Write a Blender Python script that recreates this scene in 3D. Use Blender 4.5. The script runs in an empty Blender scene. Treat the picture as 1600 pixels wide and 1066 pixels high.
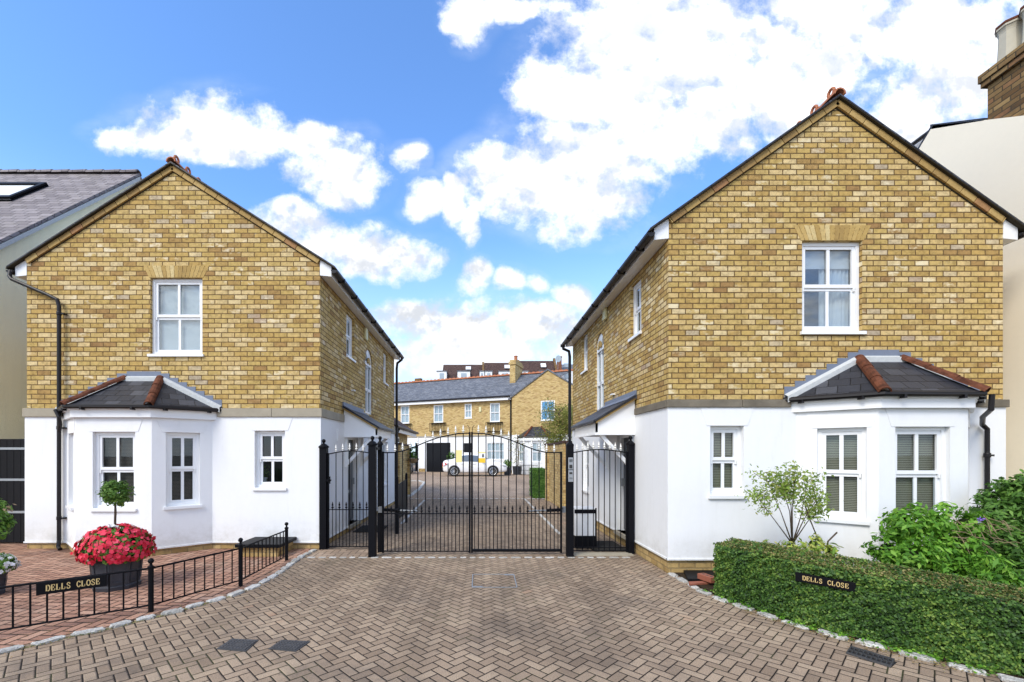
import bpy, math, random
import numpy as np
from mathutils import Vector as V
random.seed(7); rng = np.random.default_rng(7)
S = bpy.context.scene; COL = S.collection
F = 690.0; CX = 746.0; HY = 709.0; EH = 1.6
def W(x, y, Z): return V(((x-CX)*Z/F, Z, EH+(HY-y)*Z/F))
def G(x, y):
    Z = EH*F/(y-HY); return V(((x-CX)*Z/F, Z, 0))
# ------------------------------------------------------------------ node helper
class N:
    def __init__(s, b, sock): s.b = b; s.s = sock
    def _m(s, op, *o, rev=False):
        n = s.b.nt.nodes.new('ShaderNodeMath'); n.operation = op
        a = [s]+list(o)
        if rev: a = [o[0], s]
        for i, q in enumerate(a):
            if isinstance(q, N): s.b.nt.links.new(q.s, n.inputs[i])
            else: n.inputs[i].default_value = q
        return N(s.b, n.outputs[0])
    def __add__(s, o): return s._m('ADD', o)
    __radd__ = __add__
    def __mul__(s, o): return s._m('MULTIPLY', o)
    __rmul__ = __mul__
    def __sub__(s, o): return s._m('SUBTRACT', o)
    def __rsub__(s, o): return s._m('SUBTRACT', o, rev=True)
    def __truediv__(s, o): return s._m('DIVIDE', o)
    def floor(s): return s._m('FLOOR')
    def mod(s, o): return s._m('FLOORED_MODULO', o)
    def mn(s, o): return s._m('MINIMUM', o)
    def mx(s, o): return s._m('MAXIMUM', o)
    def gt(s, o): return s._m('GREATER_THAN', o)
    def lt(s, o): return s._m('LESS_THAN', o)
    def absv(s): return s._m('ABSOLUTE')
    def pw(s, o): return s._m('POWER', o)
class B:
    """small wrapper round one node tree"""
    def __init__(s, nt): s.nt = nt; nt.nodes.clear()
    def node(s, t, **k):
        n = s.nt.nodes.new(t)
        for a, b in k.items(): setattr(n, a, b)
        return n
    def put(s, n, i, v):
        if isinstance(v, N): s.nt.links.new(v.s, n.inputs[i])
        elif v is not None: n.inputs[i].default_value = v
    def uv(s):
        n = s.node('ShaderNodeUVMap'); q = s.node('ShaderNodeSeparateXYZ'); s.nt.links.new(n.outputs[0], q.inputs[0])
        return N(s, q.outputs[0]), N(s, q.outputs[1])
    def vec(s, x, y, z=0.0):
        n = s.node('ShaderNodeCombineXYZ'); s.put(n, 0, x); s.put(n, 1, y); s.put(n, 2, z); return N(s, n.outputs[0])
    def pos(s): return N(s, s.node('ShaderNodeNewGeometry').outputs['Position'])
    def objc(s): return N(s, s.node('ShaderNodeTexCoord').outputs['Object'])
    def island(s): return N(s, s.node('ShaderNodeNewGeometry').outputs['Random Per Island'])
    def noise(s, v, scale, detail=3.0, rough=.55, dist=0.0):
        n = s.node('ShaderNodeTexNoise'); s.put(n, 'Vector', v); n.inputs['Scale'].default_value = scale
        n.inputs['Detail'].default_value = detail; n.inputs['Roughness'].default_value = rough; n.inputs['Distortion'].default_value = dist
        return N(s, n.outputs['Fac'])
    def white(s, v, w=None):
        n = s.node('ShaderNodeTexWhiteNoise'); n.noise_dimensions = '3D'; s.put(n, 'Vector', v); return N(s, n.outputs['Value'])
    def ramp(s, f, pts, const=False):
        n = s.node('ShaderNodeValToRGB'); s.put(n, 0, f); r = n.color_ramp
        if const: r.interpolation = 'CONSTANT'
        while len(r.elements) < len(pts): r.elements.new(.5)
        for e, (p, c) in zip(r.elements, pts): e.position = p; e.color = (*c, 1)
        return N(s, n.outputs[0])
    def mix(s, f, a, b, mode='MIX'):
        n = s.node('ShaderNodeMix'); n.data_type = 'RGBA'; n.blend_type = mode; s.put(n, 0, f)
        for i, q in ((6, a), (7, b)):
            if isinstance(q, N): s.put(n, i, q)
            else: n.inputs[i].default_value = (*q, 1)
        return N(s, n.outputs[2])
    def sstep(s, v, a, b):
        n = s.node('ShaderNodeMapRange'); n.interpolation_type = 'SMOOTHSTEP'; s.put(n, 0, v)
        n.inputs[1].default_value = a; n.inputs[2].default_value = b; return N(s, n.outputs[0])
    def bump(s, h, d, st=1.0):
        n = s.node('ShaderNodeBump'); s.put(n, 'Height', h); n.inputs['Distance'].default_value = d; n.inputs['Strength'].default_value = st
        return N(s, n.outputs[0])
    def out(s, col, rough=.8, spec=.3, metal=0.0, nrm=None, **k):
        p = s.node('ShaderNodeBsdfPrincipled'); o = s.node('ShaderNodeOutputMaterial')
        if isinstance(col, N): s.put(p, 'Base Color', col)
        else: p.inputs['Base Color'].default_value = (*col, 1)
        s.put(p, 'Roughness', rough); p.inputs['Specular IOR Level'].default_value = spec; p.inputs['Metallic'].default_value = metal
        if nrm is not None: s.put(p, 'Normal', nrm)
        for a, v in k.items(): p.inputs[a.replace('_', ' ')].default_value = v
        s.nt.links.new(p.outputs[0], o.inputs[0]); return p, o
def newmat(name):
    m = bpy.data.materials.new(name); m.use_nodes = True; return m, B(m.node_tree)
def srgb(r, g, b):
    f = lambda c: (c/255/12.92 if c/255 <= .04045 else ((c/255+.055)/1.055)**2.4)
    return (f(r), f(g), f(b))
# ---- materials
def brick_mat(name, L, H, joint, pal, mortar, off=.5, rough=.88, depth=.004, mott=.35, face=None, v0=0.0, u0=0.0, spec=.2, dirt=None):
    m, b = newmat(name); u, v = b.uv()
    v = v - v0; u = u - u0
    r = (v/H).floor(); odd = r.mod(2.0)
    uu = u/L + odd*off + b.white(b.vec(r, 3.3))*.06
    c = uu.floor(); fu = (uu-c)*L; fv = (v/H-r)*H
    wob = (b.noise(b.vec(u, v), 28.0, 2.0)-.5)*.007
    d = fu.mn(L-fu).mn(fv).mn(H-fv) + wob
    mk = b.sstep(d, joint*.35, joint*.62+.0015)
    rid = b.white(b.vec(c, r)); r2 = b.white(b.vec(c, r, 7.7))
    big = b.noise(b.vec(u, v), .9, 3.0)
    col = b.ramp((rid*.86+big*.2-.03).mx(0.0).mn(1.0), pal)
    n1 = b.noise(b.vec(u, v, r2*9.0), 16.0, 4.0, .7)
    col = b.mix(mott, col, b.mix(1.0, col, b.ramp(n1, [(.25, (.45, .42, .38)), (.5, (1, 1, 1)), (.75, (1.35, 1.32, 1.25))]), 'MULTIPLY'))
    if face:   # pale lime bloom on the faces of some bricks
        bl = b.sstep(b.noise(b.vec(u*.6, v, r2*30.0), 9.0, 3.0, .7)*.75 + r2*.5, face[0], face[0]+.16)*b.sstep(b.noise(b.vec(u, v, 5.0), 1.1, 2.0), .38, .58)
        col = b.mix(bl*face[2], col, face[1])
    mcol = b.mix(b.noise(b.vec(u, v), 7.0), mortar, tuple(q*.62 for q in mortar))
    col = b.mix(mk, mcol, col)
    if dirt: col = b.mix(b.sstep(b.noise(b.vec(u, v, 1.0), dirt[0], 5.0, .65), .48, .72)*dirt[1], col, dirt[2])
    h = mk + b.noise(b.vec(u, v), 60.0, 3.0)*.35 + r2*.15
    b.out(col, rough=rough, spec=spec, nrm=b.bump(h, depth)); return m
def herring_mat(name, w, ang, pal, mortar, gap=.006, ox=0.0, oy=0.0, moss=None, dirt=.35):
    m, b = newmat(name); u, v = b.uv()
    ca, sa = math.cos(ang), math.sin(ang)
    x = (u*ca + v*sa + ox)/w; y = (v*ca - u*sa + oy)/w
    wx = (b.noise(b.vec(u, v), 3.0, 2.0)-.5)*.12
    x = x + wx; y = y + wx*.7
    i = x.floor(); j = y.floor(); fx = x-i; fy = y-j
    k = (i-j).mod(4.0)
    hz = k.lt(1.5); k1 = k.gt(.5)*k.lt(1.5); k2 = k.gt(1.5)*k.lt(2.5); vt = 1.0-hz
    a = hz*(fx+k1) + vt*(fy+k2); c = hz*fy + vt*fx
    d = a.mn(2.0-a).mn(c).mn(1.0-c)*w + (b.noise(b.vec(u, v), 45.0, 2.0)-.5)*.004
    idx = i-k1; idy = j-k2
    rid = b.white(b.vec(idx, idy, hz)); r2 = b.white(b.vec(idx, idy, hz+4.0))
    mk = b.sstep(d, gap*.4, gap)
    big = b.noise(b.vec(u, v), .55, 4.0, .6)
    col = b.ramp((rid*.65+big*.75-.2).mx(0.0).mn(1.0), pal)
    sp = b.noise(b.vec(u, v), 130.0, 2.0, .8)
    col = b.mix(.6, col, b.mix(1.0, col, b.ramp(sp, [(.3, (.45, .45, .45)), (.5, (1, 1, 1)), (.72, (1.9, 1.9, 1.85))]), 'MULTIPLY'))
    st = b.sstep(b.noise(b.vec(u, v, 2.0), 1.1, 6.0, .75), .48, .70)
    col = b.mix(st*dirt, col, (.11, .09, .075))
    trk = b.sstep(b.noise(b.vec(u*1.0, v*.35, 5.0), .9, 4.0, .6), .47, .66); col = b.mix(trk*.38, col, (.12, .09, .065))
    blot = b.sstep(b.noise(b.vec(u, v, 8.0), 11.0, 4.0, .7), .58, .7)
    col = b.mix(blot*.35, col, (.09, .075, .06))
    mc = b.mix(b.sstep(b.noise(b.vec(u, v, 3.0), 2.2, 4.0), .5, .68), mortar, moss or mortar)
    col = b.mix(mk, mc, col)
    fl = b.sstep(b.noise(b.vec(u, v, 6.0), 90.0, 1.0), .76, .79); col = b.mix(fl*.6, col, (.6, .58, .52))
    h = b.sstep(d, 0.0, gap*1.8) + sp*.16 + r2*.3
    b.out(col, rough=.85, spec=.25, nrm=b.bump(h, .005)); return m
def plain(name, col, rough=.5, spec=.4, metal=0.0, nz=0.0, nscale=6.0, bumpd=0.0, bscale=60.0, dark=.6, **k):
    m, b = newmat(name); p = b.pos(); c = col
    if nz: c = b.mix(b.noise(p, nscale, 5.0, .6)*nz, col, tuple(q*dark for q in col))
    b.out(c, rough=rough, spec=spec, metal=metal, nrm=b.bump(b.noise(p, bscale, 3.0), bumpd) if bumpd else None, **k); return m
def island_mat(name, pal, rough=.8, nscale=30.0, nz=.5, spec=.3, bumpd=.003, trans=0.0, patch=0.0, **k):
    m, b = newmat(name); p = b.pos(); r = b.island()
    if patch: r = (r*(1-patch) + b.sstep(b.noise(p, 2.4, 2.0), .35, .65)*patch)
    c = b.ramp(r, pal)
    c = b.mix(nz, c, b.mix(1.0, c, b.ramp(b.noise(p, nscale, 4.0, .65), [(.25, (.5, .48, .45)), (.5, (1, 1, 1)), (.8, (1.3, 1.3, 1.3))]), 'MULTIPLY'))
    pr, o = b.out(c, rough=rough, spec=spec, nrm=b.bump(b.noise(p, nscale*2, 3.0), bumpd) if bumpd else None, **k)
    if trans:
        t = b.node('ShaderNodeBsdfTranslucent'); mx = b.node('ShaderNodeMixShader'); b.put(t, 0, c); mx.inputs[0].default_value = trans
        b.nt.links.new(pr.outputs[0], mx.inputs[1]); b.nt.links.new(t.outputs[0], mx.inputs[2]); b.nt.links.new(mx.outputs[0], o.inputs[0])
    return m
def render_mat(name, col, streak=.18, bumpd=.0015, bs=90.0, grime=(.45, .42, .36)):
    m, b = newmat(name); u, v = b.uv(); p = b.pos()
    n = b.noise(b.vec(u*3.0, v*.45), 2.0, 5.0, .65)
    c = b.mix(b.sstep(n, .45, .8)*streak, col, grime)
    c = b.mix(b.noise(p, 14.0, 4.0)*.10, c, tuple(q*.6 for q in col))
    if name.startswith('white'):
        sp = b.sstep(v + (b.noise(b.vec(u, v), 5.0, 5.0, .7)-.5)*.5, .62, .05); c = b.mix(sp*b.sstep(b.noise(b.vec(u, v, 3.0), 3.0, 6.0, .75), .35, .7)*.42, c, (.36, .34, .27))
        c = b.mix(b.sstep(b.noise(b.vec(u*9.0, v*.8, 2.0), 1.6, 5.0, .7), .60, .78)*.16, c, (.42, .41, .36))
    b.out(c, rough=.75, spec=.25, nrm=b.bump(b.noise(p, bs, 4.0, .7), bumpd)); return m
def glass_mat(name, tint=(.9, .95, 1.0), refl=.10):
    m, b = newmat(name)
    g = b.node('ShaderNodeBsdfGlossy'); g.inputs['Roughness'].default_value = .02; g.inputs[0].default_value = (*tint, 1)
    p = b.pos(); b.put(g, 'Normal', b.bump(b.noise(p, 1.2, 0.0), .003))
    t = b.node('ShaderNodeBsdfTransparent'); t.inputs[0].default_value = (.82, .86, .88, 1)
    fr = b.node('ShaderNodeLayerWeight'); fr.inputs[0].default_value = .5
    fac = (N(b, fr.outputs[1]).pw(5.0)*.9+.035+refl*.6).mn(1.0)
    mx = b.node('ShaderNodeMixShader'); b.put(mx, 0, fac); b.nt.links.new(t.outputs[0], mx.inputs[1]); b.nt.links.new(g.outputs[0], mx.inputs[2])
    o = b.node('ShaderNodeOutputMaterial'); b.nt.links.new(mx.outputs[0], o.inputs[0]); return m
def blind_mat(name, a, c, pitch=.022):
    m, b = newmat(name); u, v = b.uv(); f = (v/pitch); f = f-f.floor()
    col = b.mix(b.sstep(f, .55, .8), a, c); b.out(col, rough=.6, spec=.3, ); return m
YST = [(0, (.18, .105, .055)), (.06, (.30, .175, .07)), (.16, (.40, .265, .092)), (.30, (.45, .30, .10)), (.45, (.46, .325, .112)), (.72, (.54, .39, .17)), (.88, (.61, .48, .26)), (.93, (.42, .34, .24)), (1, (.38, .19, .10))]
YSF = [(0, (.26, .16, .07)), (.2, (.44, .30, .12)), (.5, (.54, .39, .165)), (.8, (.62, .47, .22)), (1, (.44, .26, .13))]
M = {}
M['brickL'] = brick_mat('yellow_stock_brick_a', .22, .0795, .012, YST, (.17, .105, .042), face=(.785, (.80, .70, .50), .75), mott=.8, v0=2.357, depth=.005)
M['brickR'] = brick_mat('yellow_stock_brick_b', .185, .0712, .012, YST, (.17, .105, .042), face=(.785, (.78, .69, .48), .75), mott=.8, v0=2.315, depth=.005)
M['brickF'] = brick_mat('yellow_stock_brick_far', .215, .075, .014, YSF, (.42, .32, .17), depth=.004, mott=.5)
M['plinth'] = brick_mat('plinth_brick', .215, .075, .012, [(0, (.30, .19, .07)), (.5, (.42, .29, .12)), (1, (.52, .38, .18))], (.33, .24, .12), dirt=(5.0, .6, (.12, .09, .05)))
M['oldbrick'] = brick_mat('weathered_chimney_brick', .215, .075, .014, [(0, (.10, .055, .025)), (.4, (.20, .12, .05)), (.75, (.32, .21, .09)), (1, (.20, .08, .04))], (.10, .075, .045), dirt=(3.0, .5, (.05, .04, .03)))
M['redbrick'] = brick_mat('red_brick', .215, .075, .014, [(0, (.16, .05, .03)), (.5, (.25, .09, .05)), (1, (.33, .13, .07))], (.2, .15, .1))
M['slate'] = brick_mat('dark_slate', .22, .16, .006, [(0, (.018, .019, .025)), (.5, (.032, .034, .043)), (.9, (.055, .058, .07)), (1, (.10, .10, .115))], (.004, .004, .005), rough=.45, spec=.3, depth=.008, mott=.3)
M['slateF'] = brick_mat('grey_slate_far', .25, .18, .008, [(0, (.10, .11, .13)), (.5, (.15, .16, .185)), (1, (.21, .22, .24))], (.05, .05, .06), rough=.7, depth=.008, dirt=(.8, .35, (.08, .085, .09)))
M['slateN'] = brick_mat('weathered_slate', .28, .17, .010, [(0, (.17, .15, .155)), (.5, (.23, .205, .21)), (1, (.30, .27, .275))], (.06, .05, .05), rough=.75, depth=.012, dirt=(1.5, .4, (.22, .2, .17)))
M['browntile'] = brick_mat('brown_roof_tile', .22, .14, .010, [(0, (.05, .03, .026)), (.5, (.085, .05, .042)), (1, (.12, .075, .06))], (.02, .014, .012), rough=.8, depth=.01)
M['white'] = render_mat('white_painted_render', (.80, .81, .82), streak=.10)
M['cream'] = render_mat('smooth_cream_render', (.94, .85, .68), streak=.03, grime=(.55, .48, .38))
M['pebble'] = render_mat('pebbledash_render', (.94, .87, .60), streak=.15, bumpd=.006, bs=38.0, grime=(.40, .37, .26))
M['upvc'] = plain('white_gloss_paint', (.80, .81, .82), .3, .5)
M['seam'] = plain('window_gasket', (.03, .03, .03), .6)
M['stone'] = plain('band_stone', (.42, .375, .29), .9, .2, nz=.8, nscale=5.0, bumpd=.003, dark=.55)
M['stoneD'] = plain('sooty_band_stone', (.27, .235, .18), .9, .2, nz=1.0, nscale=4.0, bumpd=.004, dark=.25)
M['lead'] = plain('lead_flashing', (.17, .20, .27), .5, .5, nz=.6, nscale=12.0, bumpd=.003)
M['fillet'] = plain('pale_mortar_fillet', (.58, .60, .60), .85, .2, nz=.7, nscale=22.0, bumpd=.006)
M['terra'] = plain('terracotta_hip_tile', (.27, .095, .05), .85, .2, nz=1.3, nscale=11.0, bumpd=.006, dark=.1)
M['terraR'] = plain('terracotta_ridge', (.46, .18, .095), .85, .2, nz=.6, nscale=14.0, bumpd=.004)
M['black'] = plain('black_gloss_metal', (.0045, .0048, .007), .5, .12, nz=.4, nscale=20.0)
M['pipe'] = plain('black_plastic_pipe', (.009, .0075, .009), .4, .3)
M['irontip'] = plain('white_iron', (.78, .77, .72), .5, .4)  # white spear tips of the gate bars
M['vous'] = island_mat('gauged_brick', [(0, (.27, .17, .06)), (.3, (.42, .28, .09)), (.7, (.50, .35, .13)), (1, (.58, .46, .23))], nscale=22.0)
M['verge'] = island_mat('verge_brick', [(0, (.26, .155, .06)), (.4, (.38, .25, .085)), (.85, (.45, .31, .12)), (1, (.32, .16, .07))], nscale=18.0)
M['vergedark'] = plain('dark_undercloak', (.05, .042, .028), .9, .2, nz=.8, nscale=7.0, bumpd=.004)
M['sett'] = island_mat('granite_sett', [(0, (.36, .35, .32)), (.5, (.50, .49, .46)), (1, (.62, .61, .58))], nscale=40.0, nz=1.0, bumpd=.015)
M['glass'] = glass_mat('window_glass', refl=.0); M['glassU'] = glass_mat('sky_facing_glass', refl=.12)
M['blindR'] = blind_mat('beige_venetian_blind', (.42, .37, .26), (.08, .07, .045))
M['blindL'] = blind_mat('dark_venetian_blind', (.11, .085, .065), (.02, .016, .012))
M['netting'] = plain('white_roller_blind', (.74, .78, .80), .8)
M['curtain'] = plain('white_curtain', (.72, .74, .76), .9)
M['room'] = plain('dark_light_block', (.10, .09, .08), .9)
M['doorG'] = plain('dark_grey_door', (.05, .055, .065), .4)
M['soil'] = plain('bed_soil', (.05, .035, .022), .95, .1, nz=.8, nscale=20.0, bumpd=.02)
PAV = [(0, (.175, .125, .086)), (.25, (.262, .192, .134)), (.6, (.325, .242, .170)), (.86, (.375, .285, .20)), (.93, (.37, .225, .145)), (1, (.26, .16, .11))]
M['road'] = herring_mat('herringbone_pavers', .081, math.radians(44), PAV, (.010, .007, .005), gap=.0066, moss=(.035, .038, .012), dirt=.5)
M['court'] = herring_mat('brown_court_pavers', .1, math.radians(2), [(0, (.28, .20, .14)), (.5, (.38, .28, .20)), (1, (.45, .34, .25))], (.09, .065, .045), gap=.008)
M['fore'] = herring_mat('red_brown_pavers', .1, math.radians(-4), [(0, (.23, .12, .085)), (.4, (.35, .19, .13)), (.75, (.43, .25, .175)), (1, (.44, .31, .24))], (.045, .024, .017), gap=.012, moss=(.05, .045, .02), dirt=.25)
M['ground'] = plain('far_ground', (.10, .09, .07), .95, .1, nz=.7, nscale=.5)
M['leadpot'] = plain('faux_lead_planter', (.045, .048, .058), .5, .4, nz=.6, nscale=10.0, bumpd=.002)
M['bark'] = plain('bark', (.10, .075, .055), .9, .1, nz=.7, nscale=30.0, bumpd=.006)
M['iron'] = plain('worn_cast_iron', (.085, .085, .09), .55, .5, metal=.3, nz=.8, nscale=16.0, bumpd=.004)
M['galv'] = plain('galvanised_steel', (.42, .44, .46), .45, .5, metal=.7, nz=.5, nscale=14.0)
M['gold'] = plain('gilt_letters', (.62, .46, .20), .4, .5, nz=.3, nscale=40.0)
M['boardblack'] = plain('black_stained_boards', (.006, .006, .008), .6, .2, nz=.5, nscale=12.0)
M['tarpot'] = plain('dark_soil_pot', (.02, .02, .022), .6)
M['yellow'] = plain('yellow_enamel', (.80, .52, .03), .4); M['paleyel'] = plain('pale_yellow_card', (.80, .70, .30), .6)
M['carw'] = plain('white_car_paint', (.80, .80, .81), .25, .5, Coat_Weight=.6); M['carg'] = glass_mat('car_glass', refl=.22)
M['tyre'] = plain('rubber_tyre', (.015, .015, .016), .8); M['alloy'] = plain('silver_alloy', (.55, .56, .58), .3, .5, metal=.8)
M['tail'] = plain('red_tail_lamp', (.55, .02, .02), .2); M['lamp'] = plain('clear_headlamp', (.35, .38, .42), .1, .8)
M['garage'] = plain('black_garage_door', (.005, .006, .009), .5, .2); M['alarm'] = plain('cream_alarm_case', (.66, .62, .36), .5)
M['coir'] = plain('dark_coir', (.03, .028, .025), .95, .1, bumpd=.004); M['redclay'] = plain('red_engineering_brick', (.30, .10, .06), .8, nz=.5, nscale=25.0, bumpd=.003)
M['skyreflpane'] = plain('painted_sky_reflection', (.10, .30, .55), .1, .7)  # blue sky reflection painted into the pane colour
def leafpal(*cs): return [(i/(len(cs)-1), c) for i, c in enumerate(cs)]
LK = dict(nz=.2, bumpd=0, rough=.55, spec=.35)
M['boxleaf'] = island_mat('clipped_box_leaf', leafpal((.012, .032, .007), (.035, .095, .014), (.085, .18, .028), (.23, .33, .055)), trans=.25, patch=.25, **LK)
M['boxtop'] = island_mat('pale_yellow_box_leaf', leafpal((.07, .12, .025), (.17, .19, .05), (.30, .26, .09), (.42, .34, .15)), trans=.25, **LK)  # paler, yellower leaf; the hedge top's sunlit look is put into this colour
M['choisya'] = island_mat('bright_shrub_leaf', leafpal((.05, .15, .012), (.10, .27, .02), (.17, .38, .035), (.30, .50, .07)), trans=.35, patch=.2, **LK)
M['darkleaf'] = island_mat('dark_shrub_leaf', leafpal((.025, .07, .010), (.06, .15, .02), (.11, .24, .035), (.19, .34, .06)), trans=.3, patch=.3, **LK)
M['thinleaf'] = island_mat('sparse_tree_leaf', leafpal((.13, .22, .03), (.22, .34, .05), (.32, .43, .08), (.38, .38, .11)), trans=.4, **LK)
M['variegat'] = island_mat('yellow_green_leaf', leafpal((.12, .25, .03), (.25, .38, .05), (.45, .50, .10), (.55, .50, .20)), trans=.35, **LK)
M['bayleaf'] = island_mat('bay_leaf', leafpal((.035, .09, .012), (.075, .17, .022), (.14, .27, .04), (.25, .38, .08)), trans=.3, patch=.2, **LK)
M['willow'] = island_mat('pale_tree_leaf', leafpal((.10, .14, .02), (.18, .21, .035), (.26, .27, .05), (.34, .32, .09)), trans=.4, patch=.3, **LK)
M['redpetal'] = island_mat('red_petal', leafpal((.50, .010, .03), (.68, .018, .05), (.78, .04, .09), (.85, .10, .16)), trans=.2, **LK)
M['whitepetal'] = island_mat('white_petal', leafpal((.7, .7, .68), (.85, .85, .85)), trans=.2, **LK)
M['core'] = plain('shade_core', (.012, .018, .007), .95, .05)  # near-black filler, shade inside the foliage put into its colour
M['twig'] = plain('dry_twig', (.30, .22, .14), .9, .1)
M['mauve'] = plain('mauve_petal', (.25, .12, .55), .6)
# ------------------------------------------------------------------ mesh helper
class MB:
    def __init__(s): s.v = []; s.f = []; s.mi = []; s.cur = 0
    def add(s, vs, fs):
        o = len(s.v); s.v += [tuple(p) for p in vs]
        for f in fs: s.f.append([o+i for i in f]); s.mi.append(s.cur)
    def poly(s, *vs): s.add(vs, [list(range(len(vs)))])
    def box(s, a, b):
        x0, y0, z0 = [min(a[i], b[i]) for i in range(3)]; x1, y1, z1 = [max(a[i], b[i]) for i in range(3)]
        s.add([(x0, y0, z0), (x1, y0, z0), (x1, y1, z0), (x0, y1, z0), (x0, y0, z1), (x1, y0, z1), (x1, y1, z1), (x0, y1, z1)],
              [(0, 3, 2, 1), (4, 5, 6, 7), (0, 1, 5, 4), (1, 2, 6, 5), (2, 3, 7, 6), (3, 0, 4, 7)])
    def obox(s, o, u, n, u0, u1, n0, n1, z0, z1):
        """box in a wall frame: o origin, u along, n outward, z up"""
        P = lambda a, c, z: (o[0]+u[0]*a+n[0]*c, o[1]+u[1]*a+n[1]*c, o[2]+z)
        vs = [P(u0, n0, z0), P(u1, n0, z0), P(u1, n1, z0), P(u0, n1, z0), P(u0, n0, z1), P(u1, n0, z1), P(u1, n1, z1), P(u0, n1, z1)]
        fs = [(0, 3, 2, 1), (4, 5, 6, 7), (0, 1, 5, 4), (1, 2, 6, 5), (2, 3, 7, 6), (3, 0, 4, 7)]
        if (u[0]*n[1]-u[1]*n[0])*(u1-u0)*(n1-n0)*(z1-z0) < 0: fs = [f[::-1] for f in fs]
        s.add(vs, fs)
    def prism(s, pts, d):
        """closed polygon (list of 3d pts) extruded by vector d"""
        n = len(pts); a = [V(p) for p in pts]; c = [p+V(d) for p in a]
        nn = sum(((a[i]-a[0]).cross(a[(i+1) % n]-a[0]) for i in range(n)), V((0, 0, 0)))
        if nn.dot(V(d)) > 0: a, c = a[::-1], c[::-1]
        s.add(a+c, [list(range(n)), [2*n-1-i for i in range(n)]] + [[i, i+n, (i+1) % n+n, (i+1) % n][::-1][::-1] for i in range(n)])
    def tube(s, pts, r, n=8, cap=True, rs=None):
        pts = [V(p) for p in pts]; rings = []; pr = None
        for i, p in enumerate(pts):
            t = ((pts[i]-pts[i-1]).normalized() if i else V((0, 0, 0))) + ((pts[i+1]-pts[i]).normalized() if i < len(pts)-1 else V((0, 0, 0)))
            t.normalize()
            a = (pr - t*pr.dot(t)) if pr is not None and (pr - t*pr.dot(t)).length > 1e-4 else t.orthogonal()
            a.normalize(); pr = a; b = t.cross(a); rr = rs[i] if rs else r
            rings.append([p+a*rr*math.cos(2*math.pi*k/n+.4)+b*rr*math.sin(2*math.pi*k/n+.4) for k in range(n)])
        vs = [q for R in rings for q in R]; fs = []
        for i in range(len(pts)-1):
            for k in range(n): fs.append((i*n+k, i*n+(k+1) % n, (i+1)*n+(k+1) % n, (i+1)*n+k))
        if cap: fs += [list(range(n))[::-1], [(len(pts)-1)*n+k for k in range(n)]]
        s.add(vs, fs)
    def lathe(s, c, prof, n=12, a0=0.0):
        vs = []; fs = []
        for r, z in prof:
            for k in range(n): a = a0+2*math.pi*k/n; vs.append((c[0]+r*math.cos(a), c[1]+r*math.sin(a), c[2]+z))
        for i in range(len(prof)-1):
            for k in range(n): fs.append((i*n+k, i*n+(k+1) % n, (i+1)*n+(k+1) % n, (i+1)*n+k))
        fs += [list(range(n))[::-1], [(len(prof)-1)*n+k for k in range(n)]]
        s.add(vs, fs)
    def build(s, name, mat, parent=None, smooth=False, loc=None, bevel=0):
        base = V((0, 0, 0))
        if parent is not None: base = V(parent['wl'])
        elif loc is not None: base = V(loc)
        me = bpy.data.meshes.new(name); vw = np.array(s.v, dtype=float)
        me.from_pydata([tuple(p) for p in (vw-np.array(base))], [], s.f); 
        mats = mat if isinstance(mat, list) else [mat]
        for m in mats: me.materials.append(M[m] if isinstance(m, str) else m)
        me.polygons.foreach_set('material_index', s.mi)
        uvl = me.uv_layers.new(name='UVMap'); uv = uvl.data
        for p in me.polygons:
            n = p.normal
            if abs(n.z) > .995: t = V((1, 0, 0)); b2 = V((0, 1, 0))
            else: t = V((-n.y, n.x, 0)).normalized(); b2 = n.cross(t)
            for li in p.loop_indices:
                q = vw[me.loops[li].vertex_index]; uv[li].uv = (q[0]*t.x+q[1]*t.y+q[2]*t.z, q[0]*b2.x+q[1]*b2.y+q[2]*b2.z)
        if smooth: me.polygons.foreach_set('use_smooth', [True]*len(me.polygons))
        me.update()
        o = bpy.data.objects.new(name, me); COL.objects.link(o); o['wl'] = tuple(base)
        if parent is not None: o.parent = parent
        else: o.location = base
        if bevel:
            bm = o.modifiers.new('bevel', 'BEVEL'); bm.width = bevel; bm.segments = 2; bm.limit_method = 'ANGLE'
        return o
def thing(name, label, cat, loc=(0, 0, 0), group=None):
    o = bpy.data.objects.new(name, None); COL.objects.link(o); o.location = loc; o['wl'] = tuple(loc); o.empty_display_size = .1
    return tag(o, label, cat, group)
def tag(o, label, cat, group=None):
    o['label'] = label; o['category'] = cat
    if group: o['group'] = group
    return o
def kind(o, k): o['kind'] = k; return o
def dup(root, loc, rz=0.0, label=None, sc=None):
    def rec(o, par):
        c = o.copy(); COL.objects.link(c); c.parent = par
        for ch in [q for q in bpy.data.objects if q.parent == o]: rec(ch, c)
        return c
    r = rec(root, None); r.location = loc; r.rotation_euler = (0, 0, rz)
    if sc: r.scale = sc
    if label: r['label'] = label
    return r
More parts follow.
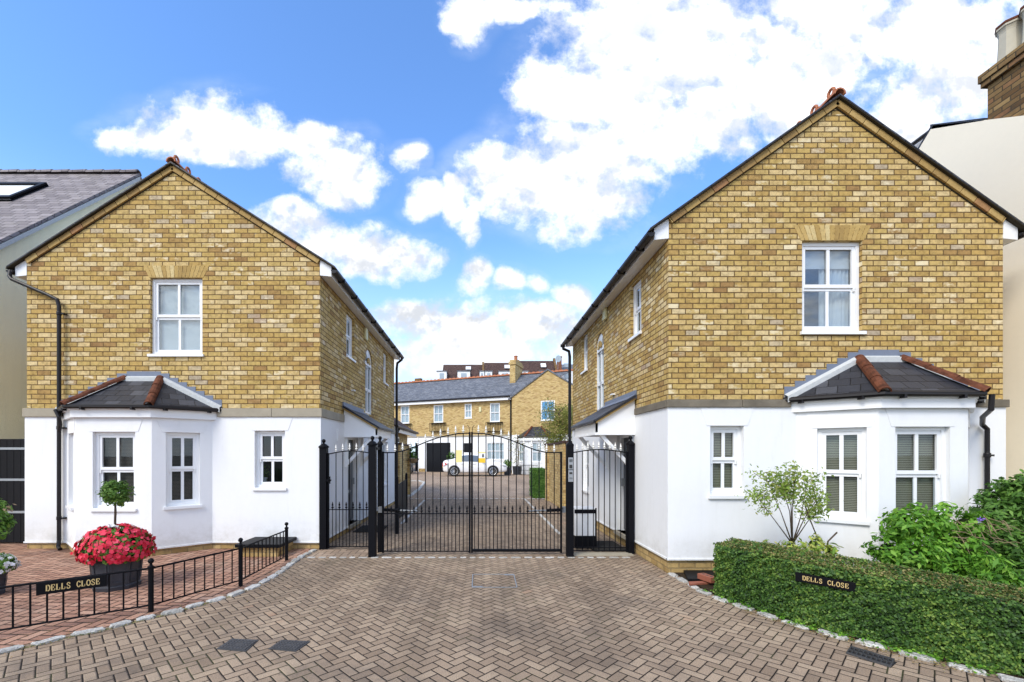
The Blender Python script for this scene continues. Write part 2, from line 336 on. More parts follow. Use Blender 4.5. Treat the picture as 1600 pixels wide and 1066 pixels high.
def leaves(name, mat, parent, pts, size, nrm=None, spread=1.0, aspect=.55, jit=.35, shape='leaf', cup=.25):
    """many small leaf faces in one mesh; pts (n,3) world; nrm (n,3) preferred facing"""
    pts = np.asarray(pts); n = len(pts)
    a = rng.normal(size=(n, 3)); 
    if nrm is not None: a = np.asarray(nrm)*(1.3/spread) + a*.6*spread
    a /= np.linalg.norm(a, axis=1)[:, None]
    t = rng.normal(size=(n, 3)); t -= a*(t*a).sum(1)[:, None]; t /= np.linalg.norm(t, axis=1)[:, None]; b = np.cross(a, t)
    s = size*(1+jit*rng.uniform(-1, 1, n))[:, None]
    if shape == 'leaf':
        o = [(-.5, 0, 0), (-.1, aspect*.5, cup*.3), (.5, 0, 0), (-.1, -aspect*.5, cup*.3)]
        fs = [(0, 1, 2), (0, 2, 3)]; 
        fa = [(0, 3, 2, 1)]
    else:
        o = []
        for k in range(10):
            r = .5 if k % 2 == 0 else .36
            an = 2*math.pi*k/10; o.append((r*math.cos(an), r*math.sin(an), .08 if k % 2 == 0 else .02))
        fa = [tuple(range(10))]
    m = len(o); base = parent['wl'] if parent is not None else (0, 0, 0)
    vs = np.stack([pts+t*s*q[0]+b*s*q[1]+a*s*q[2]*.6 for q in o], 1).reshape(-1, 3) - np.array(base)
    me = bpy.data.meshes.new(name); nf = n*len(fa)
    me.vertices.add(len(vs)); me.vertices.foreach_set('co', vs.ravel())
    me.loops.add(n*m); me.loops.foreach_set('vertex_index', (np.arange(n)[:, None]*m+np.array(fa[0])[None]).ravel())
    me.polygons.add(n); me.polygons.foreach_set('loop_start', np.arange(n)*m); me.polygons.foreach_set('loop_total', np.full(n, m))
    me.update(calc_edges=True); me.materials.append(M[mat])
    o2 = bpy.data.objects.new(name, me); COL.objects.link(o2); o2['wl'] = tuple(base)
    if parent is not None: o2.parent = parent
    return o2
# ------------------------------------------------------------------ walls
def wall(mb, o, u, n, L, z0, z1, holes=(), depth=.1, revmat=None):
    """rectangle with rectangular holes (u0,u1,z0,z1) and reveals going inwards"""
    o = V(o); us = sorted({0.0, L, *[h[0] for h in holes], *[h[1] for h in holes]}); zs = sorted({z0, z1, *[h[2] for h in holes], *[h[3] for h in holes]})
    P = lambda a, z, d=0: (o[0]+u[0]*a-n[0]*d, o[1]+u[1]*a-n[1]*d, z)
    flip = (u[0]*(-n[1]) + u[1]*n[0]) < 0
    def q(*v): mb.poly(*(v[::-1] if flip else v))
    for i in range(len(us)-1):
        for j in range(len(zs)-1):
            cu = (us[i]+us[i+1])/2; cz = (zs[j]+zs[j+1])/2
            if any(h[0] < cu < h[1] and h[2] < cz < h[3] for h in holes): continue
            q(P(us[i], zs[j]), P(us[i+1], zs[j]), P(us[i+1], zs[j+1]), P(us[i], zs[j+1]))
    for h in holes:
        a, b2, c, d = h[:4]; dd = h[4] if len(h) > 4 else depth
        if dd <= 0: continue
        if c > z0+1e-6: q(P(a, c), P(a, c, dd), P(b2, c, dd), P(b2, c))
        q(P(a, d, dd), P(a, d), P(b2, d), P(b2, d, dd))
        q(P(a, c), P(a, d), P(a, d, dd), P(a, c, dd)); q(P(b2, c, dd), P(b2, d, dd), P(b2, d), P(b2, c))
def window(house, o, u, n, w, h, depth=.06, sill=True, blind=None, glass='glass', bars=1, mid=.5, fr=.045, sash=.043, name='window', arch=False):
    """sash window; o = bottom-left corner of the opening on the wall face (u runs along, n outward)"""
    o = V(o); m = MB(); B2 = lambda a, b_, c, d, e, f: m.obox(o, u, n, a, b_, e, f, c, d)
    d0 = -depth-.03; d1 = -depth+.02
    B2(0, fr, 0, h, d0, d1); B2(w-fr, w, 0, h, d0, d1); B2(fr, w-fr, h-fr, h, d0, d1); B2(fr, w-fr, 0, fr, d0, d1)
    zm = h*mid
    s0 = fr; e = -depth
    for (za, zb, off) in ((fr, zm, -.012), (zm, h-fr, .006)):
        B2(s0, s0+sash, za, zb, d0+off+.004, e+off); B2(w-s0-sash, w-s0, za, zb, d0+off+.004, e+off)
        B2(s0+sash, w-s0-sash, zb-sash*(1.0 if zb > zm+.01 else .9), zb, d0+off+.004, e+off); B2(s0+sash, w-s0-sash, za, za+sash*1.05, d0+off+.004, e+off)
        for k in range(bars):
            uc = s0+sash+(w-2*s0-2*sash)*(k+1)/(bars+1); B2(uc-.021, uc+.021, za+sash, zb-sash*.9, e-.02+off, e-.004+off)
    for uc in (s0+.006, w-s0-.026): B2(uc, uc+.02, zm-.05, zm, e-.01, e+.012)   # horns of the upper sash
    wo = m.build(name, 'upvc', house)
    g = MB(); g.obox(o, u, n, fr, w-fr, -depth-.022, -depth-.018, fr, h-fr); g.build('pane', glass, wo)
    if sill:
        q = MB(); q.obox(o, u, n, -.03, w+.03, -depth, .035, -.045, -.002); q.build('sill', 'upvc', wo)
    if blind:
        q = MB()
        if blind == 'curtain':
            pts = []
            K = 40
            for k in range(K+1):
                a = fr+(w-2*fr)*k/K
                if k > K*.42 or k < K*.06: pts.append((a, -depth-.11+.02*math.sin(k*1.9)))
                else: pts.append(None)
            for k in range(K):
                if pts[k] and pts[k+1]:
                    p0 = o+V(u)*pts[k][0]+V(n)*pts[k][1]; p1 = o+V(u)*pts[k+1][0]+V(n)*pts[k+1][1]
                    pinch = .0
                    q.poly(p0, p1, p1+V((0, 0, h)), p0+V((0, 0, h)))
            q.obox(o, u, n, fr, w-fr, -depth-.09, -depth-.08, h*.74, h-fr*.5)
            q.build('curtain', 'curtain', wo)
        else:
            zb = 0 if blind != 'netting2' else h*.5
            mt = {'beige': 'blindR', 'dark': 'blindL', 'net': 'netting', 'netting2': 'netting'}[blind]
            q.obox(o, u, n, fr*.5, w-fr*.5, -depth-.075, -depth-.07, zb, h-fr*.5); q.build('blind', mt, wo)
    return wo
SKYTINT = (.74, 1.0, 1.28); SUNE = 1.5; SUNA = 24; EXPO = 1.02
# ------------------------------------------------------------------ the two gatehouses
def stepped(mb, x0, z0, x1, z1, y, n, over=.085):
    """stepped lead on the facade from (x0,z0) low to (x1,z1) high"""
    for k in range(n):
        a = x0+(x1-x0)*k/n; c = x0+(x1-x0)*(k+1)/n; zl = z0+(z1-z0)*k/n; zh = z0+(z1-z0)*(k+1)/n
        mb.box((a, y, zl-.03), (c+(.004 if c > a else -.004), y-.006-.0006*k, zh+over))
def half_tile(mb, a, b2, r, n=7, up=V((0, 0, 1))):
    a = V(a); b2 = V(b2); t = (b2-a).normalized(); s = t.cross(up).normalized(); w = s.cross(t)
    vs = []
    for p, rr in ((a, r*1.06), (b2, r)):
        for q in (1.0, .78):
            for k in range(n): an = math.pi*k/(n-1); vs.append(p+s*rr*q*math.cos(an)+w*(rr*q*math.sin(an)))
    fs = []
    for k in range(n-1):
        fs.append((k, k+1, 2*n+k+1, 2*n+k)); fs.append((n+k+1, n+k, 3*n+k, 3*n+k+1)); fs.append((k+1, k, n+k, n+k+1)); fs.append((2*n+k, 2*n+k+1, 3*n+k+1, 3*n+k))
    fs += [(0, 2*n, 3*n, n), (n-1, 2*n-1, 4*n-1, 3*n-1)]
    mb.add(vs, fs)
def sash_lintel(house, o, u, n, w, zt, h=.22, fl=.10):
    m = MB(); o = V(o); P = lambda a, z: o+V(u)*a+V((0, 0, z))
    m.prism([P(-.05, zt), P(w+.05, zt), P(w+.05+fl, zt+h), P(-.05-fl, zt+h)], V(n)*.0055); m.build('lintel', 'white', house, bevel=.002)
def house(name, label, c):
    H = thing(name, label, 'house', ((c['Xl']+c['Xr'])/2, c['Yf'], 0), 'yellow brick gatehouses flanking the lane')
    Xl, Xr, Yf, Yb = c['Xl'], c['Xr'], c['Yf'], c['Yb']; zp, zb0, zb1, zE, zA = c['zp'], c['zb0'], c['zb1'], c['zE'], c['zA']
    Xa = (Xl+Xr)/2; lane = Xr if c['side'] > 0 else Xl; s = c['side']; bk = c['brick']
    fu, fn = (1, 0, 0), (0, -1, 0); lu, ln = (0, 1, 0), (s, 0, 0)
    slope = (zA-zE)/(Xr-Xa)
    # upper brick walls
    m = MB(); x0, x1, z0, z1 = c['upwin']
    wall(m, (Xl, Yf, 0), fu, fn, Xr-Xl, zb1, zE, [(x0-Xl, x1-Xl, z0, z1, .09)])
    m.poly((Xl, Yf, zE), (Xr, Yf, zE), (Xa, Yf, zA)); m.poly((Xr, Yb, zb1), (Xl, Yb, zb1), (Xl, Yb, zE), (Xr, Yb, zE)); m.poly((Xr, Yb, zE), (Xl, Yb, zE), (Xa, Yb, zA))
    other = Xl if s > 0 else Xr
    m.poly(*[(other, y, z) for y, z in ((Yf, zb1), (Yb, zb1), (Yb, zE), (Yf, zE))][::(1 if s < 0 else -1)])
    holes = [(a-Yf, b2-Yf, z0_, z1_, .11) for a, b2, z0_, z1_ in c['lanewin']]; aw = c['arch']
    r = (aw[1]-aw[0])/2
    wall(m, (lane, Yf, 0), lu, ln, Yb-Yf, zb1, zE, holes+[(aw[0]-Yf, aw[1]-Yf, aw[2], aw[3], 0)])
    cy = (aw[0]+aw[1])/2; cz = aw[3]-r; K = 12   # arched opening: spandrels and reveal
    arc = [(cy+r*math.cos(math.pi*k/K), cz+r*math.sin(math.pi*k/K)) for k in range(K+1)]
    for half in (arc[:K//2+1], arc[K//2:][::-1]):
        cor = (half[0][0], aw[3])
        for k in range(len(half)-1): m.poly((lane, *cor), (lane, *half[k]), (lane, *half[k+1]))
    for k in range(K): m.poly((lane, *arc[k]), (lane, *arc[k+1]), (lane-s*.11, *arc[k+1]), (lane-s*.11, *arc[k]))
    for yy in (aw[0], aw[1]): m.poly((lane, yy, aw[2]), (lane, yy, cz), (lane-s*.11, yy, cz), (lane-s*.11, yy, aw[2]))
    m.poly((lane, aw[0], aw[2]), (lane, aw[1], aw[2]), (lane-s*.11, aw[1], aw[2]), (lane-s*.11, aw[0], aw[2]))
    m.build('brick_wall', bk, H)
    # lower painted render with plinth
    bx0, bx1, fx0, fx1 = c['bay']; d = c['bayd']; gx0, gx1, gz0, gz1 = c['lowwin']; pr = .018
    m = MB(); wall(m, (Xl-pr, Yf-pr, 0), fu, fn, Xr-Xl+2*pr, zp, zb0+.01, [(bx0+.06-Xl+pr, bx1-.06-Xl+pr, zp+.05, zb0-.05, .1), (gx0-Xl+pr, gx1-Xl+pr, gz0, gz1, .11)])
    dr = c['door']; lw = c['lowlane']
    wall(m, (lane+s*pr, Yf-pr, 0), lu, ln, Yb-Yf+pr, zp, zb0+.01, [(dr[0]-Yf+pr, dr[1]-Yf+pr, zp+.02, dr[2], .16), (lw[0]-Yf+pr, lw[1]-Yf+pr, lw[2], lw[3], .11)])
    oo = other-s*pr; m.poly((oo, Yf-pr, zp), (oo, Yb, zp), (oo, Yb, zb0), (oo, Yf-pr, zb0)); m.poly((Xl, Yb, zp), (Xr, Yb, zp), (Xr, Yb, zb0), (Xl, Yb, zb0))
    for a, b2 in (((Xl-pr-.012, Yf-pr-.012, zp-.012), (bx0, Yf, zp+.012)), ((bx1, Yf-pr-.012, zp-.012), (Xr+pr+.012, Yf, zp+.012))): m.box(a, b2)
    m.box((lane, Yf-pr, zp-.012), (lane+s*(pr+.012), dr[0]-.01, zp+.012)); m.box((lane, dr[1]+.01, zp-.012), (lane+s*(pr+.012), Yb, zp+.012))
    m.build('rendered_wall', 'white', H)
    m = MB(); m.box((Xl, Yf+.004, -.1), (Xr, Yb, zp+.004)); m.build('plinth', 'plinth', H)
    m = MB(); m.box((Xl+.15, Yf+.8, zp+.1), (Xr-.15, Yf+.82, zE-.1)); m.box((Xl+.2, Yf+.25, zb0), (Xr-.2, Yb-.2, zb0+.03)); m.build('room_light_block', 'room', H)  # back panel and ceiling slab added to keep light out of the rooms
    # stone band in blocks
    zs0, zs1 = zb0, zb1
    def band(o, u, n, L, mat):
        k = 0; a = 0
        while a < L-.01:
            w = min(L-a, c['bandblk']);  w = L-a if L-a-w < .12 else w
            m = MB(); m.obox(o, u, n, a+.003, a+w-.003, -.02, .045, zs0, zs1); m.build('stone_band', mat, H, bevel=.006); a += w; k += 1
    band((Xl-.04, Yf, 0), fu, fn, bx0-.08-Xl+.04, c['bandmat']); band((bx1+.08, Yf, 0), fu, fn, Xr+.044-bx1-.08, c['bandmat'])
    band((lane, Yf, 0), lu, ln, c['porch'][0]-Yf-.04, c['bandmat']); band((lane, c['porch'][1]+.1, 0), lu, ln, Yb-c['porch'][1]-.1, c['bandmat'])
    # roof
    ov = .27; y0, y1 = Yf-.075, Yb+.06; t = .022
    m = MB()
    for sg in (1, -1):
        e = (Xr+ov) if sg > 0 else (Xl-ov); ze = zE-slope*ov+.038; za = zA+.038
        if sg > 0: m.poly((Xa, y0, za+t), (Xa, y1, za+t), (e, y1, ze+t), (e, y0, ze+t)); m.poly((Xa, y0, za), (e, y0, ze), (e, y1, ze), (Xa, y1, za))
        else: m.poly((Xa, y1, za+t), (Xa, y0, za+t), (e, y0, ze+t), (e, y1, ze+t)); m.poly((Xa, y0, za), (Xa, y1, za), (e, y1, ze), (e, y0, ze))
        for yy in (y0, y1): m.poly((Xa, yy, za), (Xa, yy, za+t), (e, yy, ze+t), (e, yy, ze))
        m.poly((e, y0, ze), (e, y0, ze+t), (e, y1, ze+t), (e, y1, ze))
    roof = m.build('roof', 'slate', H)
    m = MB(); m2 = MB(); sl = math.hypot(1, slope)
    for sg in (1, -1):
        xe = (Xr if sg > 0 else Xl); Lr = abs(xe-Xa)*sl; dx, dz = sg/sl, -slope/sl; nx, nz = slope*sg/sl, 1/sl
        P = lambda a, o_: (Xa+dx*a+nx*o_, zA+dz*a+nz*o_)
        a = .0
        while a < Lr-.02:
            b2 = min(a+.225, Lr); q = [P(a+.004, -.06), P(b2-.004, -.06), P(b2-.004, .02), P(a+.004, .02)]
            m.prism([(x, Yf+.02, z) for x, z in q], (0, -.055, 0)); a += .225
        q = [P(-.02, .021), P(Lr+.27*sl, .021), P(Lr+.27*sl, .034), P(-.02, .034)]
        m2.prism([(x, Yf+.03, z) for x, z in q], (0, -.10, 0))
        q = [P(0, -.072), P(Lr-.05, -.072), P(Lr-.05, -.061), P(0, -.061)]; m2.prism([(x, Yf+.02, z) for x, z in q], (0, -.03, 0))  # second dark strip draws the gap line below the verge bricks
    m.build('verge_bricks', 'verge', H, bevel=.003); m2.build('undercloak', 'vergedark', roof)
    y = y0; k = 0
    while y < y1-.2:
        m = MB(); half_tile(m, (Xa, y, zA+.06), (Xa, y+.29, zA+.06), .075)
        cc = V((Xa, y+.15, zA+.185)); rr = .05
        ring = [cc+V((0, rr*math.cos(2*math.pi*q/10), rr*math.sin(2*math.pi*q/10))) for q in range(11)]; m.tube(ring, .02, 6, cap=False)
        m.box((Xa-.014, y+.03, zA+.12), (Xa+.014, y+.27, zA+.15)); m.build('ridge_tile', 'terraR', H); y += .3
    # boxed eaves, gutters
    for sg in (1, -1):
        xe = Xr if sg > 0 else Xl; m = MB(); q = [(xe, zE-.24), (xe+sg*.19, zE-.26), (xe+sg*.19, zE-slope*.19+.03), (xe, zE+.02)]
        m.prism([(x, Yf-.006, z) for x, z in q], (0, Yb-Yf+.01, 0)); m.build('boxed_eave', 'upvc', H)
        gx = xe+sg*.25; gz = zE-slope*.25-.005; g = MB(); K = 8; yy0 = Yf-.05; yy1 = Yb+.08
        ring = [(gx+.055*math.cos(math.pi+math.pi*k/K), gz+.055*math.sin(math.pi+math.pi*k/K)) for k in range(K+1)]
        g.prism([(a, yy0, b2) for a, b2 in ring], (0, yy1-yy0, 0))
        k = yy0+.4
        while k < yy1: g.box((gx-.062, k, gz-.062), (gx+.062, k+.035, gz+.008)); k += .8
        g.build('gutter', 'pipe', H)
    for pts, r in c['pipes']:
        m = MB(); m.tube(pts, r, 12); 
        for p in c['collars']:
            pass
        m.build('downpipe', 'pipe', H, smooth=False)
    for (px, py, pz) in c['collars']:
        m = MB(); m.lathe((px, py, pz), [(.033, 0), (.036, .01), (.036, .05), (.033, .06)], 12); m.box((px+.03, py-.01, pz+.015), (px+.085, py+.06, pz+.04)); m.build('pipe_clip', 'pipe', H)
    # soldier-course arch over the upper window
    m = MB(); nv = 15; w = x1-x0; fl = .10; hh = .205
    for k in range(nv):
        a0 = k/nv; a1 = (k+1)/nv; g = .004
        m.prism([(x0-.02+(w+.04)*a0+g, Yf+.01, z1+.004), (x0-.02+(w+.04)*a1-g, Yf+.01, z1+.004), (x0-.02-fl+(w+.04+2*fl)*a1-g, Yf+.01, z1+hh), (x0-.02-fl+(w+.04+2*fl)*a0+g, Yf+.01, z1+hh)], (0, -.014, 0))
    m.build('brick_arch', 'vous', H)
    window(H, (x0, Yf, z0), fu, fn, w, z1-z0, .07, blind=c['upblind'], glass='glassU')
    window(H, (gx0, Yf-pr, gz0), fu, fn, gx1-gx0, gz1-gz0, .09, blind=c['lowblind']); sash_lintel(H, (gx0, Yf-pr, 0), fu, fn, gx1-gx0, gz1, zb0-gz1-.01, .08)
    for a, b2, q0, q1 in c['lanewin']: window(H, (lane, a, q0), lu, ln, b2-a, q1-q0, .07, blind='net', bars=1)
    window(H, (lane+s*pr, lw[0], lw[2]), lu, ln, lw[1]-lw[0], lw[3]-lw[2], .08, blind='net')
    # arched stair window
    m = MB(); o = (lane, 0, 0); Bx = lambda a, b2, q0, q1, e0=-.08, e1=-.03: m.obox(o, lu, ln, a, b2, e0, e1, q0, q1)
    a0, a1 = aw[0], aw[1]; Bx(a0, a0+.05, aw[2], cz); Bx(a1-.05, a1, aw[2], cz); Bx(a0, a1, aw[2], aw[2]+.06); Bx(a0+.05, a1-.05, cz-.05, cz+.03, -.08, -.02); Bx(cy-.02, cy+.02, aw[2]+.06, cz-.05)
    Bx(a0+.05, a1-.05, aw[2]+.55, aw[2]+.62)
    for k in range(K):
        p, q = arc[k], arc[k+1]; f = (r-.055)/r; P = lambda t, f_: (lane-s*.03, cy+(t[0]-cy)*f_, cz+(t[1]-cz)*f_)
        m.prism([P(p, 1), P(q, 1), P(q, f), P(p, f)], (-s*.05, 0, 0))
    m.tube([(lane-s*.05, cy, cz), (lane-s*.05, cy, cz+r-.03)], .014, 4); m.tube([(lane-s*.05, cy-.02, cz), (lane-s*.05, cy-r*.6, cz+r*.62)], .012, 4); m.tube([(lane-s*.05, cy+.02, cz), (lane-s*.05, cy+r*.6, cz+r*.62)], .012, 4)
    aw_o = m.build('arched_window', 'upvc', H)
    m = MB(); m.prism([(lane-s*.06, a0, aw[2]), (lane-s*.06, a1, aw[2])]+[(lane-s*.06, *p) for p in arc], (-s*.004, 0, 0)); m.build('pane', 'glass', aw_o)
    m = MB(); m.prism([(lane-s*.13, a0-.02, aw[2]), (lane-s*.13, a1+.02, aw[2]), (lane-s*.13, a1+.02, aw[3]), (lane-s*.13, a0-.02, aw[3])], (-s*.01, 0, 0)); m.build('blind', 'netting', aw_o)
    m = MB(); K2 = 17
    for k in range(K2):   # brick ring round the arch
        p = math.pi*(k+.06)/K2; q = math.pi*(k+.94)/K2; P = lambda an, rr: (lane-s*.01, cy+rr*math.cos(an), cz+rr*math.sin(an))
        m.prism([P(p, r+.004), P(q, r+.004), P(q, r+.11), P(p, r+.11)], (s*.014, 0, 0))
    m.build('brick_arch', 'vous', H)
    ya, zza = c['alarm']; m = MB(); m.obox((lane, ya, zza), lu, ln, -.09, .09, .001, .06, -.14, .14); al = m.build('alarm_box', 'alarm', H, bevel=.02)
    ya, zza = c['vent']; m = MB(); m.obox((lane+s*pr, ya, zza), lu, ln, -.05, .05, 0, .012, -.11, .11)
    for k in range(5): m.obox((lane+s*pr, ya, zza), lu, ln, -.04, .04, .012, .018, -.09+.04*k, -.075+.04*k)
    m.build('air_vent', 'upvc', H)
    for yy in c['stubs']: m = MB(); m.obox((lane, yy[0], yy[1]), lu, ln, -.05, .05, 0, .06, -.012, .012); m.build('overflow_pipe', 'upvc', H)
    # porch
    pa, pb, X2, zw, ze, zbm = c['porch']; m = MB(); w0 = lane+s*pr
    for yy in (pa, pb-.03): m.prism([(w0, yy, zbm), (X2, yy, zbm), (X2, yy, ze-.02), (w0, yy, zw-.04)], (0, .03, 0))
    m.box((X2, pa, zbm-.008), (X2-s*.03, pb, ze-.02)); m.box((w0, pa+.03, zbm+.02), (X2-s*.03, pb-.03, zbm+.04)); m.box((w0, pa-.012, zbm-.03), (X2+s*.012, pa+.02, zbm+.012)); m.box((X2+s*.014, pa, zbm-.028), (X2-s*.02, pb, zbm-.002))
    po = m.build('porch', 'upvc', H)
    m = MB(); ev = (ze-zw)/(abs(X2-w0)); xo = X2+s*.06; zo = ze+ev*.06
    m.prism([(w0, pa-.07, zw), (xo, pa-.07, zo), (xo, pa-.07, zo+.035), (w0, pa-.07, zw+.035)], (0, pb-pa+.14, 0)); m.build('porch_roof', 'slate', po)
    m = MB(); m.prism([(w0, pa-.05, zw-.035), (xo-s*.05, pa-.05, zo-.012), (xo-s*.05, pa-.05, zo+.022), (w0, pa-.05, zw-.002)], (0, .05, 0)); m.build('verge_bedding', 'verge', po)
    m = MB(); m.obox((w0, pa-.06, zw), lu, ln, 0, pb-pa+.12, -.01, .014, -.02, .11); m.prism([(w0, pa-.06, zw+.045), (w0+s*.14, pa-.06, zw+.045+ev*.14), (w0+s*.14, pa-.06, zw+.052+ev*.14), (w0, pa-.06, zw+.055)], (0, pb-pa+.12, 0)); m.build('lead_flashing', 'lead', po)
    for yy in (pa+.06, pb-.12):
        m = MB(); m.box((w0, yy, zbm-.62), (w0+s*.05, yy+.06, zbm+.02)); m.prism([(w0+s*.05, yy, zbm-.58), (w0+s*.05, yy, zbm-.49), (X2-s*.12, yy, zbm), (X2-s*.04, yy, zbm)], (0, .06, 0)); m.build('bracket', 'upvc', po)
    # front door
    m = MB(); o = (lane+s*pr, dr[0], zp+.02); w = dr[1]-dr[0]; h = dr[2]-zp-.02; D = lambda a, b2, q0, q1, e0, e1: m.obox(o, lu, ln, a, b2, e0, e1, q0, q1)
    D(.05, w-.05, .03, h-.05, -.15, -.11)
    for a, b2, q0, q1 in ((.11, w/2-.03, .12, .6), (w/2+.03, w-.11, .12, .6), (.11, w/2-.03, .72, h-.5), (w/2+.03, w-.11, .72, h-.5)): D(a, b2, q0, q1, -.112, -.095)
    do = m.build('front_door', 'doorG', H, bevel=.004)
    m = MB(); D(0, .05, 0, h, -.16, -.06); D(w-.05, w, 0, h, -.16, -.06); D(.05, w-.05, h-.05, h, -.16, -.06); m.build('door_frame', 'upvc', do)
    m = MB(); D(.11, w-.11, h-.42, h-.12, -.111, -.105); m.build('door_light', 'glass', do)
    m = MB(); D(w-.14, w-.10, .80, .94, -.11, -.05); D(w/2-.1, w/2+.1, .64, .69, -.11, -.09); m.build('handle', 'galv', do)
    m = MB(); D(-.02, w+.02, -.06, 0, -.16, .05); m.build('door_step', 'stone', do)
    # bay window
    pts = [V((bx0, Yf-pr, 0)), V((fx0, Yf-d, 0)), V((fx1, Yf-d, 0)), V((bx1, Yf-pr, 0))]
    bm = MB(); pm = MB(); fr = []
    for k in range(3):
        a, b2 = pts[k], pts[k+1]; u = (b2-a).normalized(); n = V((u.y, -u.x, 0)); L = (b2-a).length
        q0, q1, q2, q3 = c['baywin'][k]; wall(bm, a, u, n, L, zp, zb0, [(q0, q1, q2, q3, .10)])
        bm.obox(a, u, n, -.004, L+.004, -.02, .012, zp-.012, zp+.012); pm.obox(a, u, n, 0, L, -.1, -.02, -.1, zp+.003); fr.append((a, u, n, L))
    bay = bm.build('bay_wall', 'white', H); pm.build('bay_plinth', 'plinth', bay)
    for k in range(3):
        a, u, n, L = fr[k]; q0, q1, q2, q3 = c['baywin'][k]
        window(H, a+u*q0+V((0, 0, q2)), u, n, q1-q0, q3-q2, .075, blind=c['bayblind'], name='bay_window', bars=1)
        sash_lintel(H, a+u*q0, u, n, q1-q0, q3, zb0-q3-.02, .09)
    def outline(e):
        k = e*math.tan(math.radians(22.5)); return [V((bx0-e*1.35, Yf-.001, 0)), V((fx0-k, Yf-d-e, 0)), V((fx1+k, Yf-d-e, 0)), V((bx1+e*1.35, Yf-.001, 0))]
    zf = c['zfas']
    for e, za, zc, nm in ((.06, zf-.13, zf-.012, 'bay_fascia'), (.085, zf-.012, zf+.012, 'bay_soffit')):
        q = outline(e); m = MB(); m.prism([p+V((0, 0, za)) for p in q], (0, 0, zc-za)); m.build(nm, 'upvc', bay, bevel=.004)
    q = outline(.12); m = MB(); m.tube([p+V((0, 0, zf+.035)) for p in q], .036, 8)
    for k in range(3):
        for f in (.2, .8): p = q[k].lerp(q[k+1], f); m.box((p.x-.015, p.y-.03, zf-.02), (p.x+.015, p.y+.045, zf+.03))
    m.build('bay_gutter', 'pipe', bay)
    q = [p+V((0, 0, zf+.055)) for p in outline(.11)]; T0 = V((c['top'][0], Yf-.002, c['top'][2])); T1 = V((c['top'][1], Yf-.002, c['top'][2]))
    m = MB(); m.poly(q[0], q[1], T0); m.poly(q[1], q[2], T1, T0); m.poly(q[2], q[3], T1)
    for k in range(3): m.poly(q[k]-V((0, 0, .02)), q[k+1]-V((0, 0, .02)), q[k+1], q[k])
    m.poly(q[0]-V((0,0,.02)), q[3]-V((0,0,.02)), q[2]-V((0,0,.02)), q[1]-V((0,0,.02)))
    br = m.build('bay_roof', 'slate', H)
    for a, b2 in ((T0, q[1]), (T1, q[2])):
        up = V((0, 0, 1)); K = 3
        for k in range(K):
            p0 = a.lerp(b2, k/K+.01); p1 = a.lerp(b2, (k+1)/K+.035); m = MB(); half_tile(m, p1+V((0, -.01, .012)), p0+V((0, -.01, .004)), .062); m.build('hip_tile', 'terra', br)
    m = MB(); e1 = V((0, -.05, 0)); k = (T1-T0)
    def strip(a, b2, w0, w1):   # pale fillet lying on the junction of roof and wall
        m.poly(a+V((0, -.006, w0)), b2+V((0, -.006, w0)), b2+V((0, -.07, w0-w1)), a+V((0, -.07, w0-w1)))
        m.poly(a+V((0, -.07, w0-w1)), b2+V((0, -.07, w0-w1)), b2+V((0, -.07, -.06)), a+V((0, -.07, -.06)))
    strip(q[0], T0, .055, .03); strip(T0, T1, .04, .03); strip(T1, q[3], .055, .03); m.build('mortar_fillet', 'fillet', br)
    m = MB(); stepped(m, q[0].x, q[0].z, T0.x, T0.z, Yf-.001, 7); stepped(m, q[3].x, q[3].z, T1.x, T1.z, Yf-.001, 7); m.box((T0.x, Yf-.001, T0.z-.03), (T1.x, Yf-.0075, T0.z+.12)); m.build('lead_flashing', 'lead', br)
    return H
YL, YR = 7.41, 5.87
zL = lambda y: 1.6+(HY-y)/93.1; zR = lambda y: 1.6+(HY-y)/117.5
LH = house('brick_house', 'yellow brick house left of the gates, black downpipe down its front corner', dict(side=1, Xl=-7.56, Xr=-2.64, Yf=YL, Yb=14.0, zp=.118, zb0=2.215, zb1=2.357, zE=4.83, zA=6.40, brick='brickL', bandmat='stone', bandblk=.92,
    upwin=(-5.489, -4.615, 3.27, 4.55), lanewin=[(8.9, 9.46, 3.59, 4.47), (12.4, 12.95, 3.62, 4.48)], arch=(10.40, 11.10, 2.56, 4.13), bay=(-6.87, -4.435, -6.247, -5.06), bayd=.55,
    baywin=[(.16, .66, .75, 1.93), (.27, .93, .75, 1.94), (.18, .64, .76, 1.94)], lowwin=(-3.73, -3.22, 1.03, 1.985), lowlane=(12.3, 12.95, .74, 1.93), door=(8.95, 9.72, 1.95), bayblind='dark', upblind='net', lowblind=None,
    porch=(8.67, 10.07, -1.97, 2.50, 2.12, 1.95), zfas=2.29, top=(-5.88, -5.31, 2.86), alarm=(10.35, 4.40), vent=(8.28, 1.95), stubs=[(9.3, 2.93)],
    pipes=[([(-7.80, 7.38, 4.66), (-7.80, 7.36, 4.56), (-7.74, 7.34, 4.50), (-7.14, 7.34, 4.24), (-6.98, 7.335, 4.16), (-6.95, 7.335, 4.05), (-6.95, 7.335, .16), (-6.93, 7.30, .06), (-6.85, 7.25, .03)], .029),
           ([(-6.93, 7.25, 2.32), (-6.86, 7.24, 2.20), (-6.86, 7.26, 2.08), (-6.94, 7.33, 1.98)], .028),
           ([(-2.39, 14.0, 4.66), (-2.40, 14.0, 4.58), (-2.55, 14.06, 4.48), (-2.57, 14.06, 4.3), (-2.57, 14.06, .02)], .04)],
    collars=[(-6.95, 7.335, 3.9), (-6.95, 7.335, 2.0), (-6.95, 7.335, .5)]))
